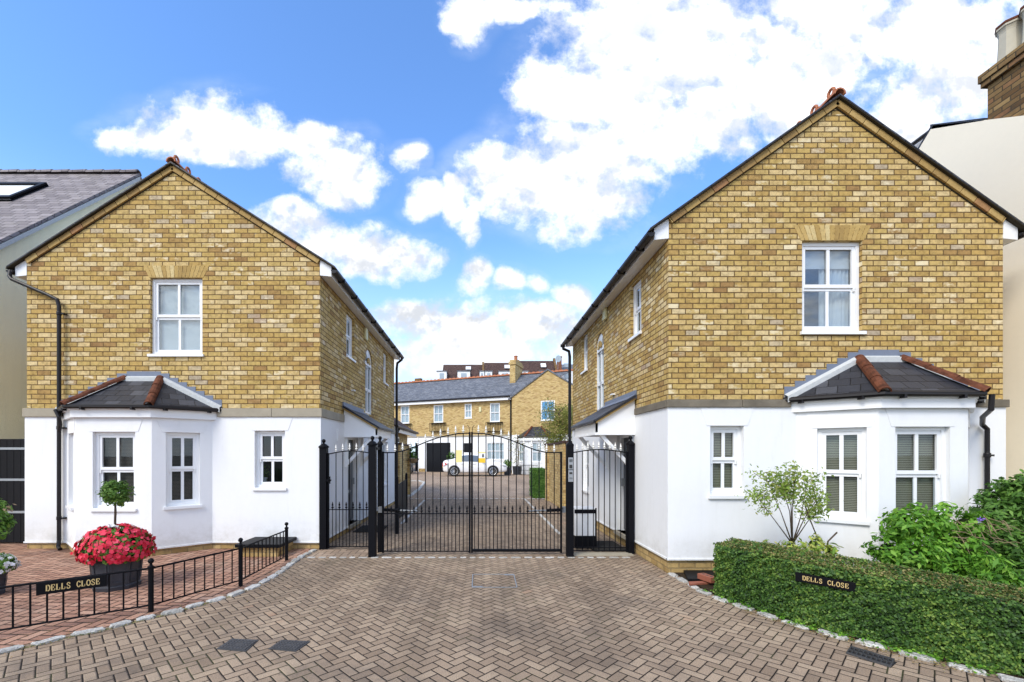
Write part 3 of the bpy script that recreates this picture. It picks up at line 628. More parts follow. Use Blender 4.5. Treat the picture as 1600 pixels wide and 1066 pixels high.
RH = house('brick_house', 'yellow brick house right of the gates, shrubs and hedge before its bay', dict(side=-1, Xl=2.54, Xr=6.985, Yf=YR, Yb=11.76, zp=.20, zb0=2.215, zb1=2.315, zE=4.70, zA=6.27, brick='brickR', bandmat='stoneD', bandblk=1.0,
    upwin=(4.315, 5.115, 3.225, 4.43), lanewin=[(6.85, 7.33, 3.50, 4.36), (10.2, 10.72, 3.56, 4.42)], arch=(8.88, 9.50, 2.48, 4.10), bay=(4.225, 6.52, 4.834, 5.91), bayd=.55,
    baywin=[(.22, .70, .775, 1.925), (.20, .86, .775, 1.925), (.18, .64, .775, 1.925)], lowwin=(3.085, 3.53, 1.05, 1.97), lowlane=(10.0, 10.6, .74, 1.90), door=(7.30, 8.0, 1.93), bayblind='beige', upblind='curtain', lowblind='beige',
    porch=(7.08, 8.65, 1.90, 2.50, 2.13, 1.93), zfas=2.275, top=(5.06, 5.60, 2.86), alarm=(8.69, 4.37), vent=(12.5, 1.9), stubs=[(8.2, 2.7)],
    pipes=[([(6.06, 5.20, 2.30), (6.06, 5.21, 2.12), (6.35, 5.55, 2.06), (6.62, 5.79, 1.98), (6.69, 5.795, 1.92), (6.69, 5.795, .1)], .027),
           ([(2.28, 11.8, 4.50), (2.30, 11.8, 4.40), (2.45, 11.82, 4.34), (2.47, 11.82, 4.2), (2.47, 11.82, .02)], .04)],
    collars=[(6.69, 5.795, 1.55)]))
# small things inside the left windows
for (px, py, Z, lab) in ((277, 790, 7.45, 'white pot with a green plant behind the angled bay window, left house'), (413, 757, 7.66, 'small leafy plant behind the small ground floor window, left house')):
    c = W(px, py, Z); t = thing('potted_plant', lab, 'plant', c); m = MB(); m.lathe(c, [(.035, 0), (.05, .11), (.052, .12)], 10); m.build('pot', 'upvc', t)
    p = np.array(c)+np.array([0, 0, .2])+rng.normal(size=(90, 3))*[.05, .03, .05]; leaves('foliage', 'bayleaf', t, p, .05)
# ------------------------------------------------------------------ neighbours
NL = thing('rendered_house', 'pebbledashed house with slate roof behind the left brick house', 'house', (-9.0, 8, 0))
m = MB(); ridY, ridZ, evY, evZ = 11.74, 8.98, 7.4, 4.65; X = -9.05
m.poly((X, evY+.1, -.1), (X, 16.1, -.1), (X, 16.1, evZ), (X, ridY, ridZ-.02), (X, evY+.1, evZ+.08)); m.poly((-17, evY+.1, -.1), (X, evY+.1, -.1), (X, evY+.1, evZ+.1), (-17, evY+.1, evZ+.1)); m.build('rendered_wall', 'pebble', NL)
m = MB(); sl = (ridZ-evZ)/(ridY-evY)
m.prism([(-8.98, evY-.2, evZ-.2*sl), (-8.98, ridY, ridZ), (-8.98, ridY+4.3, evZ), (-8.98, ridY+4.3, evZ+.07), (-8.98, ridY, ridZ+.07), (-8.98, evY-.2, evZ-.2*sl+.07)], (-9, 0, 0)); nr = m.build('slate_roof', 'slateN', NL)
m = MB(); y = -9.0
while y > -17: half_tile(m, (y, ridY, ridZ+.06), (y-.44, ridY, ridZ+.05), .10); y -= .45
m.build('ridge_tiles', 'slateN', nr)
m = MB(); m.prism([(-8.96, evY-.2, evZ-.2*sl-.02), (-8.96, ridY, ridZ-.02), (-8.96, ridY, ridZ-.11), (-8.96, evY-.2, evZ-.2*sl-.11)], (-.07, 0, 0)); m.build('verge_pointing', 'fillet', nr)
# skylight on its front slope
def slopeP(x, t, o): return V((x, evY+(ridY-evY)*t-o*sl/math.hypot(1, sl), evZ+(ridZ-evZ)*t+.07+o/math.hypot(1, sl)))
m = MB(); xa, xb, ta, tb = -12.2, -10.55, .60, .80
for (x0, x1, t0, t1) in ((xa, xb, ta, ta+.022), (xa, xb, tb-.02, tb), (xb-.09, xb, ta+.022, tb-.02), (xa, xa+.09, ta+.022, tb-.02)):
    m.prism([slopeP(x0, t0, .0), slopeP(x1, t0, .0), slopeP(x1, t1, .0), slopeP(x0, t1, .0)], (slopeP(0, 0, .09)-slopeP(0, 0, 0)))
sk = m.build('skylight', 'black', NL); m = MB(); m.prism([slopeP(xa, ta, .03), slopeP(xb, ta, .03), slopeP(xb, tb, .03), slopeP(xa, tb, .03)], (slopeP(0, 0, .02)-slopeP(0, 0, 0))); m.build('pane', plain('white_skylight_blind', (.75, .78, .8), .3), sk)
# black boarded side gate between the houses
BG = thing('side_gate', 'black boarded gate between the left brick house and its neighbour', 'gate', (-7.9, 7.8, 0))
m = MB()
for k in range(12): m.box((-9.04+k*.122, 7.80, .03), (-9.04+k*.122+.117, 7.83, 1.86))
m.build('boards', 'boardblack', BG, bevel=.004); 
for z in (.55, 1.12, 1.67): m = MB(); m.box((-8.9, 7.785, z), (-7.68, 7.798, z+.04)); m.build('strap_hinge', 'galv', BG)

NR = thing('rendered_house', 'tall cream rendered house with brick chimney, behind the right house', 'house', (7.62, 7, 0))
m = MB(); X = 7.62
Pn = lambda px, py: V((X, X*F/(px-CX), EH+(HY-py)*X/(px-CX)))
a, b2, e = Pn(1458, 196), Pn(1537, 188), Pn(1640, 176)
m.prism([(X, 4.6, -.1), (X, 9.4, -.1), (X, 9.4, a.z-1.95), a, b2, e, (X, 4.6, e.z-.3)], (.5, 0, 0)); m.build('rendered_wall', 'cream', NR)
m = MB(); m.prism([a+V((0, .05, -.03)), b2+V((0, 0, -.005)), b2+V((0, 0, .035)), a+V((0, .05, .05))], (.5, 0, 0)); m.prism([a+V((.02, .04, .05)), (X+.02, 9.4, a.z-1.90), (X+.02, 9.4, a.z-1.98), a+V((.02, .04, -.04))], (.5, 0, 0)); m.build('roof_edge', 'slate', NR)
c0 = Pn(1538, 186); m = MB(); top = EH+(HY-112)*X/(1538-CX)
m.box((X+.05, c0.y, c0.z-.4), (X+.72, c0.y-1.5, top-.22)); ch = m.build('chimney', 'oldbrick', NR)
m = MB(); m.box((X+.0, c0.y+.05, top-.22), (X+.77, c0.y-1.55, top-.14)); m.box((X-.02, c0.y+.07, top-.139), (X+.79, c0.y-1.57, top-.02)); m.build('chimney_cap', 'oldbrick', ch)
for k, yy in enumerate((6.50, 6.20)):
    m = MB(); m.lathe((X+.22, yy, top-.03), [(.15, 0), (.135, .12), (.125, .3), (.12, .47), (.125, .50), (.14, .54), (.15, .54), (.15, .60), (.08, .62)], 8, .39); m.build('chimney_pot', plain('buff_chimney_pot%d' % k, (.52, .48, .38), .85, nz=.5, nscale=9.0), ch)
    m = MB(); m.lathe((X+.22, yy, top+.52), [(.14, 0), (.158, .03), (.158, .055), (.1, .07)], 8, .39); m.build('pot_rim', 'terra', ch)
m = MB(); q = W(1420, 232, 8.2); m.prism([q, W(1457, 204, 7.6), W(1462, 208, 7.55), W(1456, 232, 7.6), W(1436, 248, 7.9)], (.1, .02, 0)); dm = m.build('dormer_cheek', 'upvc', NR)
m = MB(); m.tube([W(1412, 236, 8.2), W(1459, 201, 7.5)], .035, 6); m.tube([W(1434, 250, 7.85), W(1458, 212, 7.5)], .02, 6); m.build('dormer_gutter', 'pipe', dm)
# ------------------------------------------------------------------ ground
KL = [(560, 835), (492, 859.6), (465, 874), (439, 894), (403, 915), (367, 929.5), (335, 939), (305.5, 947), (273, 957), (237, 965), (198, 975), (159, 985), (115, 993), (70, 1004), (26, 1014), (-25, 1027), (-90, 1042), (-180, 1064)]
KR = [(1047, 897), (1080, 915), (1096, 925), (1130, 939), (1176, 955), (1212, 968), (1258, 981.5), (1300, 993.5), (1345, 1005), (1389, 1016), (1430, 1027), (1475, 1038), (1535, 1053), (1600, 1069), (1700, 1092), (1850, 1125)]
gl = [G(*p) for p in KL]; gr = [G(*p) for p in KR]
m = MB(); m.poly((-400, -200, -.03), (400, -200, -.03), (400, 500, -.03), (-400, 500, -.03)); kind(m.build('ground', 'ground'), 'structure')
m = MB(); m.poly((-14, -8, 0), (14, -8, 0), (14, 15.68, 0), (-14, 15.68, 0)); kind(m.build('road', 'road'), 'structure')
m = MB(); m.poly((-30, 15.68, -.001), (30, 15.68, -.001), (30, 60, -.001), (-30, 60, -.001)); kind(m.build('courtyard_paving', 'court'), 'structure')
m = MB(); m.poly(*([p+V((-.05, .03, .006)) for p in gl[1:]]+[V((-14, gl[-1].y, .006)), V((-14, 8.6, .006)), V((gl[1].x-.05, 8.6, .006))])[::-1]); fo = m.build('forecourt_paving', 'fore'); kind(fo, 'structure')
m = MB(); m.poly(*([p+V((.05, .0, .02)) for p in gr]+[V((14, gr[-1].y, .02)), V((14, 6.6, .02)), V((gr[0].x+.05, 6.6, .02))])); kind(m.build('flower_bed_soil', 'soil'), 'structure')
def setts(name, pts, w, h, Lmin, Lmax, gap=.02, mat='sett', jit=.012):
    m = MB(); seg = []; tot = 0
    for a, b2 in zip(pts, pts[1:]): seg.append((tot, a, b2)); tot += (b2-a).length
    def at(d):
        for t, a, b2 in seg[::-1]:
            if d >= t: return a+(b2-a).normalized()*(d-t), (b2-a).normalized()
        return seg[0][1], (seg[0][2]-seg[0][1]).normalized()
    d = 0
    while d < tot-.05:
        L = random.uniform(Lmin, Lmax); p, t = at(d+L/2); s = V((-t.y, t.x, 0)); hh = h*random.uniform(.7, 1.15)
        vs = []; n = 6
        for z, sc in ((-.02, 1.0), (hh*.7, .98), (hh, .86)):
            for k in range(14):
                an = 2*math.pi*k/14; ca, sa = math.cos(an), math.sin(an); e = .42
                x = math.copysign(abs(ca)**e, ca)*L/2*sc; y = math.copysign(abs(sa)**e, sa)*w/2*sc
                q = p+t*(x+random.uniform(-1, 1)*jit*.7)+s*(y+random.uniform(-1, 1)*jit*.6); vs.append((q.x, q.y, z+random.uniform(-1, 1)*jit*.25*(z > 0)))
        fs = [(r*14+k, r*14+(k+1) % 14, (r+1)*14+(k+1) % 14, (r+1)*14+k) for r in range(2) for k in range(14)]+[[28+k for k in range(14)]]
        m.add(vs, fs); d += L+gap
    o = m.build(name, mat); kind(o, 'structure'); return o
setts('kerb', gl[1:], .085, .026, .15, .24, .04, jit=.016); setts('kerb', gr, .085, .022, .15, .24, .05, jit=.016)
setts('kerb', [V((-2.62, 6.80, 0)), V((2.3, 6.80, 0))], .07, .006, .08, .16, .05, jit=.006)
setts('kerb', [V((-6, 15.68, 0)), V((6, 15.68, 0))], .10, .010, .10, .16, .06)
setts('kerb', [G(663, 782), G(655, 790), G(628, 818)], .06, .02, .4, .6, .01); setts('kerb', [G(820, 780), G(874, 835)], .06, .02, .4, .6, .01)
setts('kerb', [G(640, 752), G(655, 752), G(663, 755), G(655, 765), G(640, 776)], .12, .06, .3, .5, .01)
m = MB(); m.box((-2.6, 6.83, -.01), (-1.70, 7.34, .006)); m.build('gate_threshold', 'court')['kind'] = 'structure'
m = MB(); m.box((1.5, 6.9, 0), (2.45, 7.12, .014)); m.build('gate_threshold', 'stone')['kind'] = 'structure'
# manholes, cover frame, drain
def cover(px, label):
    q = [G(*p) for p in px]; c = sum(q, V())/4; t = thing('manhole_cover', label, 'manhole cover', c)
    m = MB(); m.prism([p+V((0, 0, .001)) for p in q], (0, 0, .006)); m.build('frame', 'iron', t)
    i = [c+(p-c)*.88 for p in q]; m = MB(); m.prism([p+V((0, 0, .0075)) for p in i], (0, 0, .003)); pl = m.build('plate', 'iron', t)
    m = MB(); u = (i[1]-i[0]); v = (i[3]-i[0])
    for a in range(8):
        for b2 in range(5):
            if (a, b2) in ((3, 2), (4, 2)): continue
            p = i[0]+u*(a+.5)/8+v*(b2+.5)/5; m.prism([p-u*.045-v*.06+V((0, 0, .0105)), p+u*.045-v*.06+V((0, 0, .0105)), p+u*.045+v*.06+V((0, 0, .0105)), p-u*.045+v*.06+V((0, 0, .0105))], (0, 0, .003))
    m.build('tread_pattern', 'iron', pl); return t
cover([(338, 1015), (384, 1019), (404, 1001), (362, 999)], 'iron manhole cover with raised tread, left of the two in the road')
cover([(419, 1015), (462, 1019), (485, 1003), (440, 1001)], 'iron manhole cover with raised tread, right of the two in the road')
c = G(772, 908); t = thing('inset_cover', 'metal framed paver-filled cover in the road before the gates', 'manhole cover', c)
q = [G(738.5, 918), (G(807, 918)), G(802, 898), G(739.5, 898)]; m = MB()
for k in range(4):
    a, b2 = q[k], q[(k+1) % 4]; d = (b2-a).normalized(); s = V((-d.y, d.x, 0)); m.prism([a+V((0, 0, .001)), b2+V((0, 0, .001)), b2-s*.012+V((0, 0, .001)), a-s*.012+V((0, 0, .001))], (0, 0, .005))
    m.prism([a+s*.004+V((0, 0, .001)), a+d*.12+s*.004+V((0, 0, .001)), a+d*.12+s*.035+V((0, 0, .001)), a+s*.035+V((0, 0, .001))], (0, 0, .004)) if k in (0, 2) else None
m.build('frame', 'galv', t)
q = [G(1322, 1022), G(1392, 1044), G(1402, 1035), G(1330, 1012)]; t = thing('drain_grate', 'black slotted drain grate beside the right kerb', 'drain', sum(q, V())/4)
u = q[1]-q[0]; v = q[3]-q[0]; z = V((0, 0, .008)); m = MB(); bar = lambda a0, a1, b0, b1: m.prism([q[0]+u*a0+v*b0+V((0,0,.002)), q[0]+u*a1+v*b0+V((0,0,.002)), q[0]+u*a1+v*b1+V((0,0,.002)), q[0]+u*a0+v*b1+V((0,0,.002))], (0, 0, .014))
bar(0, 1, 0, .1); bar(0, 1, .9, 1); bar(0, .03, .1, .9); bar(.97, 1, .1, .9); bar(.03, .97, .47, .53)
for k in range(1, 9): bar(k/9-.012, k/9+.012, .1, .9)
m.build('grating', 'iron', t); m = MB(); m.prism([p+V((0, 0, .0005)) for p in q], (0, 0, .001)); m.build('sump', 'tarpot', t)
c = G(150, 868); t = thing('manhole_cover', 'dark round-cornered cover in the red forecourt by the downpipe', 'manhole cover', c); m = MB(); m.lathe((c.x+.1, c.y, .007), [(.22, 0), (.22, .006), (.19, .008)], 8, .4); m.build('plate', 'iron', t)
# ------------------------------------------------------------------ gates
def spear(name, mat, par, x, y, z, h, w=.018):
    m = MB(); k = h
    m.lathe((x, y, z), [(.007, 0), (.011, k*.06), (.007, k*.12), (w*.95, k*.22), (w, k*.27), (.007, k*.36), (.006, k*.42), (w*.72, k*.52), (w*.6, k*.6), (.003, k), (.001, k)], 6); return m.build(name, mat, par)
def railgate(name, label, x0, x1, Y, zb, top, bars, mid, cz, dogs=True, stiles=(True, True), group=None, sw=.03):
    t = thing(name, label, 'gate', ((x0+x1)/2, Y, 0), group); T = top
    m = MB(); xs = [x0+(x1-x0)*k/24 for k in range(25)]
    for a, b2 in zip(xs, xs[1:]): m.prism([(a, Y-.012, T(a)-.018), (b2, Y-.012, T(b2)-.018), (b2, Y-.012, T(b2)), (a, Y-.012, T(a))], (0, .024, 0))
    m.build('top_rail', 'black', t)
    for z, nm in ((mid, 'middle_rail'), (zb, 'bottom_rail')): m = MB(); m.box((x0, Y-.010, z-.014), (x1, Y+.010, z)); m.build(nm, 'black', t)
    for x, on in ((x0, stiles[0]), (x1, stiles[1])):
        if on: m = MB(); m.box((x-sw/2, Y-sw/2, zb-.03), (x+sw/2, Y+sw/2, T(x)+.01)); m.build('stile', 'black', t, bevel=.002)
    for x in bars:
        m = MB(); m.lathe((x, Y, zb), [(.0075, 0), (.0075, T(x)-zb-.005)], 6); b_ = m.build('bar', 'black', t); spear('spear_tip', 'irontip', b_, x, Y, T(x), .125, .024)
    if dogs:
        dx = bars[1]-bars[0]; ds = [bars[0]-dx/2]+[b_+dx/2 for b_ in bars]
        for x in ds:
            if x < x0+.02 or x > x1-.02: continue
            m = MB(); m.lathe((x, Y, zb), [(.006, 0), (.006, mid-zb)], 6); b_ = m.build('dog_bar', 'black', t); spear('spear_tip', 'black', b_, x, Y, mid, .125, .025)
    return t
YG = 7.02; xc = -.105
def arch(x):
    d = abs(x-xc); p = [(0, 1.935), (.2, 1.93), (.5, 1.87), (.7, 1.80), (.9, 1.715), (1.05, 1.66), (1.2, 1.628), (1.6, 1.62)]
    for (a, z0), (b2, z1) in zip(p, p[1:]):
        if d <= b2: f = (d-a)/(b2-a); return z0+(z1-z0)*f
    return 1.62
LG = railgate('driveway_gate', 'left leaf of the arched black driveway gates, pale card on it', -1.50, xc-.018, YG, .055, arch, [xc-.0-.1205*(k+1) for k in range(11)][::-1], .655, 0, group='leaves of the main driveway gate')
RG = railgate('driveway_gate', 'right leaf of the arched black driveway gates, yellow notice on it', xc+.018, 1.33, YG, .055, arch, [xc+.1205*(k+1) for k in range(11)], .655, 0, group='leaves of the main driveway gate')
m = MB(); m.box((xc+.02, YG-.02, .058), (1.32, YG+.02, .085)); m.build('kick_rail', 'black', RG)
m = MB(); m.tube([(xc-.02, YG, 1.94), (xc-.03, YG, 2.02), (xc-.055, YG, 2.055)], .005, 5); m.build('scroll_finial', 'black', LG)
m = MB(); m.tube([(xc+.02, YG, 1.94), (xc+.03, YG, 2.02), (xc+.055, YG, 2.055)], .005, 5); m.build('scroll_finial', 'black', RG)
for g_, xa, xb, nm in ((LG, -1.55, -.95, 1), (RG, 1.40, .82, -1)):
    m = MB(); m.tube([(xa, YG+.09, .70), ((xa+xb)/2, YG+.09, .685)], .026, 8); o = m.build('gate_opener', 'black', g_)
    m = MB(); m.tube([((xa+xb)/2+.005*nm, YG+.09, .685), (xb, YG+.05, .68)], .014, 8); m.build('ram', 'galv', o); m = MB(); m.box((xa-.04, YG+.05, .655), (xa+.05, YG+.13, .745)); m.build('bracket', 'galv', o)
tp = lambda a, b2, lo, hi: (lambda x: lo+(hi-lo)*max(0, math.sin(math.pi*(x-a)/(b2-a))))
GL = railgate('pedestrian_gate', 'narrow black pedestrian gate left of the main gates', -2.50, -1.72, 7.40, .05, tp(-2.5, -1.72, 1.60, 1.655), [-2.37+.114*k for k in range(6)], .67, 0)
GR = railgate('pedestrian_gate', 'narrow black pedestrian gate right of the main gates', 1.53, 2.40, 7.10, .05, tp(1.53, 2.40, 1.625, 1.675), [1.60+.088*k for k in range(9)], .10, 0, dogs=False)
def post(label, x, y, w, h, ball=True):
    t = thing('gate_post', label, 'gate post', (x, y, 0), 'black gate posts'); m = MB(); m.box((x-w/2, y-w/2, 0), (x+w/2, y+w/2, h)); m.build('shaft', 'black', t, bevel=.004)
    m = MB(); m.lathe((x, y, h), [(w*.74, 0), (w*.74, .02), (w*.35, .06), (.018, .068), (.016, .09)], 4 if not ball else 12, math.pi/4); 
    m.build('cap', 'black', t)
    if ball: m = MB(); m.lathe((x, y, h+.08), [(.004, 0), (.022, .008), (.032, .028), (.032, .04), (.022, .058), (.004, .066)], 12); m.build('ball_finial', 'black', t, smooth=True)
    return t
pA = post('black ball-topped post against the left brick house corner', -2.575, 7.40, .115, 1.70)
pB = post('front black ball-topped post at the left hinge of the main gates', -1.63, 6.86, .11, 1.73)
pC = post('rear black ball-topped post just behind the left hinge post', -1.585, 7.19, .07, 1.74)
pD = post('black post carrying the silver intercom', 1.435, 6.87, .105, 1.72, False)
pF = post('black ball-topped post against the right brick house wall', 2.455, 7.08, .09, 1.74)
m = MB(); m.box((-1.66, 6.9, 1.66), (-1.57, 7.19, 1.70)); m.build('tie_bar', 'black', pB)
m = MB(); m.box((-2.51, 7.33, 1.14), (-2.44, 7.37, 1.17)); m.box((-2.47, 7.33, 1.10), (-2.45, 7.36, 1.22)); m.build('latch', 'black', GL)
t = thing('intercom', 'silver entry intercom panels on the black gate post', 'intercom', (1.435, 6.81, 1.2))
for (z0, z1) in ((1.355, 1.54), (1.165, 1.345)):
    m = MB(); m.box((1.40, 6.80, z0), (1.475, 6.816, z1)); p_ = m.build('panel', 'galv', t, bevel=.004); m = MB()
    if z0 > 1.3:
        for k in range(5): m.box((1.412, 6.795, z1-.03-.009*k), (1.463, 6.80, z1-.026-.009*k))
        m.box((1.415, 6.793, z0+.02), (1.46, 6.8, z0+.075))
    else: m.lathe((1.437, 6.797, z0+.06), [(.022, -.002), (.022, .004)], 12); m.box((1.415, 6.794, z1-.06), (1.46, 6.8, z1-.03))
    m.build('buttons', 'seam', p_)
# notices wired to the bars
def notice(label, x0, x1, z0, z1, mats):
    t = thing('notice', label, 'sign', ((x0+x1)/2, YG-.02, z0)); n = len(mats)
    for a, b2, mt, nm in mats: m = MB(); m.box((x0, YG-.022, z0+(z1-z0)*a), (x1, YG-.016, z0+(z1-z0)*b2)); m.build(nm, mt, t)
    return t
notice('plain pale yellow card on the left gate leaf', -.34, -.245, 1.46, 1.655, [(0, 1, 'paleyel', 'card')])
nt = notice('yellow and white notice on the right gate leaf', .02, .125, 1.455, 1.63, [(0, .42, 'yellow', 'lower_panel'), (.421, .86, 'upvc', 'white_panel'), (.861, 1, 'paleyel', 'header')])
m = MB(); m.box((.075, YG-.026, 1.545), (.10, YG-.0222, 1.592)); m.build('symbol', 'seam', nt)
# white meter cabinet behind right gate
c = (1.78, 7.55, 0); t = thing('utility_cabinet', 'white cabinet strapped in black behind the right pedestrian gate', 'cabinet', c)
m = MB(); m.box((1.63, 7.4, .22), (1.99, 7.68, .69)); m.build('body', 'upvc', t, bevel=.01); m = MB(); m.box((1.625, 7.39, .60), (1.995, 7.399, .665)); m.box((1.63, 7.4, .03), (2.0, 7.7, .215)); m.box((1.97, 7.385, .22), (1.995, 7.398, .69)); m.build('black_base', 'black', t, bevel=.004)
for i, (x, y, lab) in enumerate(((-2.25, 9.35, 'dark doormat at the left house porch'), (2.18, 7.62, 'dark doormat at the right house porch'))):
    m = MB(); m.box((x-.28, y-.4, .002), (x+.28, y+.4, .018)); tag(m.build('doormat', 'coir', loc=(x, y, 0)), lab, 'doormat')
# ------------------------------------------------------------------ low railings and name signs
RP = [V((-4.75, 3.34, 0)), V((-3.29, 4.45, 0)), V((-2.853, 5.32, 0)), V((-2.853, 6.60, 0))]
R = thing('low_railing', 'low black railing along the edge of the red paved forecourt', 'railing', RP[1])
for i, (p, h) in enumerate(zip(RP, (.5, .50, .54, .53))):
    m = MB(); m.lathe(p, [(.024, 0), (.024, h-.05)], 10); m.lathe(p+V((0, 0, h-.05)), [(.03, 0), (.03, .015), (.014, .025), (.012, .045)], 10); po = m.build('post', 'black', R)
    m = MB(); m.lathe(p+V((0, 0, h-.008)), [(.004, 0), (.02, .007), (.029, .027), (.02, .048), (.004, .056)], 12); m.build('ball_finial', 'black', po, smooth=True)
for i, (a, b2) in enumerate(zip(RP, RP[1:])):
    d = (b2-a); L = d.length; d.normalize(); n = int(round(L/.105)); h0, h1 = (.44, .445, .46, .455)[i:i+2]
    for z0, z1, nm in ((h0, h1, 'top_rail'), (.075, .075, 'bottom_rail')): m = MB(); m.tube([a+V((0, 0, z0)), b2+V((0, 0, z1))], .011 if z0 > .2 else .009, 6); m.build(nm, 'black', R)
    for k in range(1, n):
        p = a.lerp(b2, k/n); z = h0+(h1-h0)*k/n; m = MB(); m.lathe(p+V((0, 0, .07)), [(.008, 0), (.008, z-.07)], 6); m.build('baluster', 'black', R)
GLY = {  # stroke letters: (points, thick) on a 0..1 box
 'D': [([(.16, 0), (.16, 1)], .17), ([(.02, .03), (.5, .03)], .07), ([(.02, .97), (.5, .97)], .07), ([(.5, .97), (.74, .86), (.84, .66), (.86, .5), (.84, .34), (.74, .14), (.5, .03)], .15)],
 'E': [([(.16, 0), (.16, 1)], .17), ([(.02, .03), (.8, .03)], .07), ([(.02, .97), (.78, .97)], .07), ([(.16, .52), (.56, .52)], .07), ([(.56, .38), (.56, .66)], .07), ([(.78, .97), (.78, .72)], .08), ([(.8, .03), (.82, .3)], .08)],
 'L': [([(.16, 0), (.16, 1)], .17), ([(.02, .03), (.78, .03)], .07), ([(.02, .97), (.34, .97)], .07), ([(.78, .03), (.8, .36)], .08)],
 'S': [([(.74, .72), (.72, .84), (.58, .96), (.36, .97), (.18, .86), (.17, .70), (.32, .57), (.58, .46), (.78, .32), (.76, .14), (.58, .03), (.34, .02), (.16, .12), (.12, .28)], .12), ([(.76, .97), (.76, .7)], .06), ([(.11, .03), (.11, .3)], .06)],
 'C': [([(.82, .74), (.74, .90), (.52, .98), (.28, .88), (.14, .66), (.13, .36), (.26, .12), (.52, .02), (.74, .1), (.84, .28)], .13), ([(.83, .98), (.83, .68)], .07)],
 'O': [([(.5, .98), (.26, .9), (.12, .68), (.11, .34), (.26, .1), (.5, .02), (.74, .1), (.89, .34), (.88, .68), (.74, .9), (.5, .98)], .14)]}
def text(mb, s, o, u, n, w, h):
    """raised serif lettering: o = bottom-left, u direction, n outward"""
    adv = w/(len(s)); u = V(u); n = V(n); z = V((0, 0, 1))
    up = z
    for i, ch in enumerate(s):
        if ch == ' ': continue
        for pts, th in GLY[ch]:
            q = [(p[0]*.9*adv, p[1]*h) for p in pts]; tt = th*h*.5
            for j, ((ax, ay), (bx, by)) in enumerate(zip(q, q[1:])):
                dx, dy = bx-ax, by-ay; l = math.hypot(dx, dy) or 1; dx /= l; dy /= l; nx, ny = -dy*tt, dx*tt; e = tt*.35 if len(q) > 2 else 0
                P = lambda x, y: o+u*(x+i*adv)+up*y
                off = n*.0004*(j % 2)
                mb.prism([P(ax-dx*e+nx, ay-dy*e+ny)+off, P(bx+dx*e+nx, by+dy*e+ny)+off, P(bx+dx*e-nx, by+dy*e-ny)+off, P(ax-dx*e-nx, ay-dy*e-ny)+off], n*.002)
def sign(label, a, u, n, L, z0, z1):
    u = V(u).normalized(); n = V(n).normalized(); t = thing('street_name_sign', label, 'sign', a+V((0, 0, z0)))
    m = MB(); m.obox(a, u, n, 0, L, 0, .012, z0, z1); m.build('plate', 'black', t, bevel=.002)
    m = MB(); hh = (z1-z0)*.50; text(m, 'DELLS CLOSE', a+u*L*.13+n*.012+V((0, 0, z0+(z1-z0)*.25)), u, n, L*.78, hh); m.build('lettering', 'gold', t)
d = (RP[1]-RP[0]).normalized(); nn = V((d.y, -d.x, 0)); 
def onrail(px):   # point of the rail line on this pixel column
    k = (px-CX)/F; a = RP[0]; s_ = (k*a.y-a.x)/(d.x-k*d.y); return a+d*s_
a = onrail(57); b2 = onrail(167); sign('black plate with gilt lettering on the low left railing', a+nn*.014, d, nn, (b2-a).length, .335, .445)
# ------------------------------------------------------------------ vegetation
def ball_pts(c, r, n, shell=.55):
    d = rng.normal(size=(n, 3)); d /= np.linalg.norm(d, axis=1)[:, None]; rr = (shell+(1-shell)*rng.uniform(0, 1, n)**.6)[:, None]
    return np.array(c)+d*rr*np.array(r), d
def lumps(c, r, n, per, lr, flat=1.0, seed=1, shell=.5):
    """clustered foliage: n small clumps spread on an ellipsoid, per leaves each"""
    g = np.random.default_rng(seed); P = []; D = []
    d = g.normal(size=(n, 3)); d /= np.linalg.norm(d, axis=1)[:, None]; cc = np.array(c)+d*np.array(r)*g.uniform(shell, 1.0, n)[:, None]
    for q, dd in zip(cc, d):
        k = g.normal(size=(per, 3)); k /= np.linalg.norm(k, axis=1)[:, None]; P.append(q+k*lr*g.uniform(.3, 1.0, per)[:, None]*g.uniform(.7, 1.2)); D.append(k*.5+dd*.6+np.array([0, 0, .35]))
    return np.concatenate(P), np.concatenate(D)
# clipped hedge along the right kerb
HP = [V((2.66, 4.93, 0)), V((3.03, 4.14, 0)), V((3.40, 3.66, 0)), V((3.86, 3.14, 0)), V((4.5, 2.5, 0)), V((5.6, 1.5, 0))]
hedge = thing('box_hedge', 'long clipped box hedge along the right kerb with a name sign set in it', 'hedge', HP[0])
TH = .46; HT = (.595, .585, .57, .55, .54, .53)
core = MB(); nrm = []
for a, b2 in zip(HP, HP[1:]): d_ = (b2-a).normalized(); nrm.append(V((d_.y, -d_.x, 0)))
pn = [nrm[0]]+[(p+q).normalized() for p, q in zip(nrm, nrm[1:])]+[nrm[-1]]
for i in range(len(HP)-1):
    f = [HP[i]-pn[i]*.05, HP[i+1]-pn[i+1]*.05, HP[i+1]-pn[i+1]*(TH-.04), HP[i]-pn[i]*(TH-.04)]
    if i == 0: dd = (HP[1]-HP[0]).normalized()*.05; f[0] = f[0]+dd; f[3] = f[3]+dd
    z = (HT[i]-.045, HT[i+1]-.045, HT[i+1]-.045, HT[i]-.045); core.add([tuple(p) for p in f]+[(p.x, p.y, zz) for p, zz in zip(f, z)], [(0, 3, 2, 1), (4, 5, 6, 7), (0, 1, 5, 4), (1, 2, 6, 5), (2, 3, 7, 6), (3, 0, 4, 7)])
core.build('shade_core', 'core', hedge)
A_ = []; D_ = []; T_ = []; TD = []
def hz(x, y): return .035*math.sin(x*5.1+y*3.7)+.02*math.sin(x*13+y*9)
SGa = V((3.005, 4.165, 0)); SGd = V((.375, -.48, 0)).normalized(); SGn = V((SGd.y, -SGd.x, 0)); SGL = .44
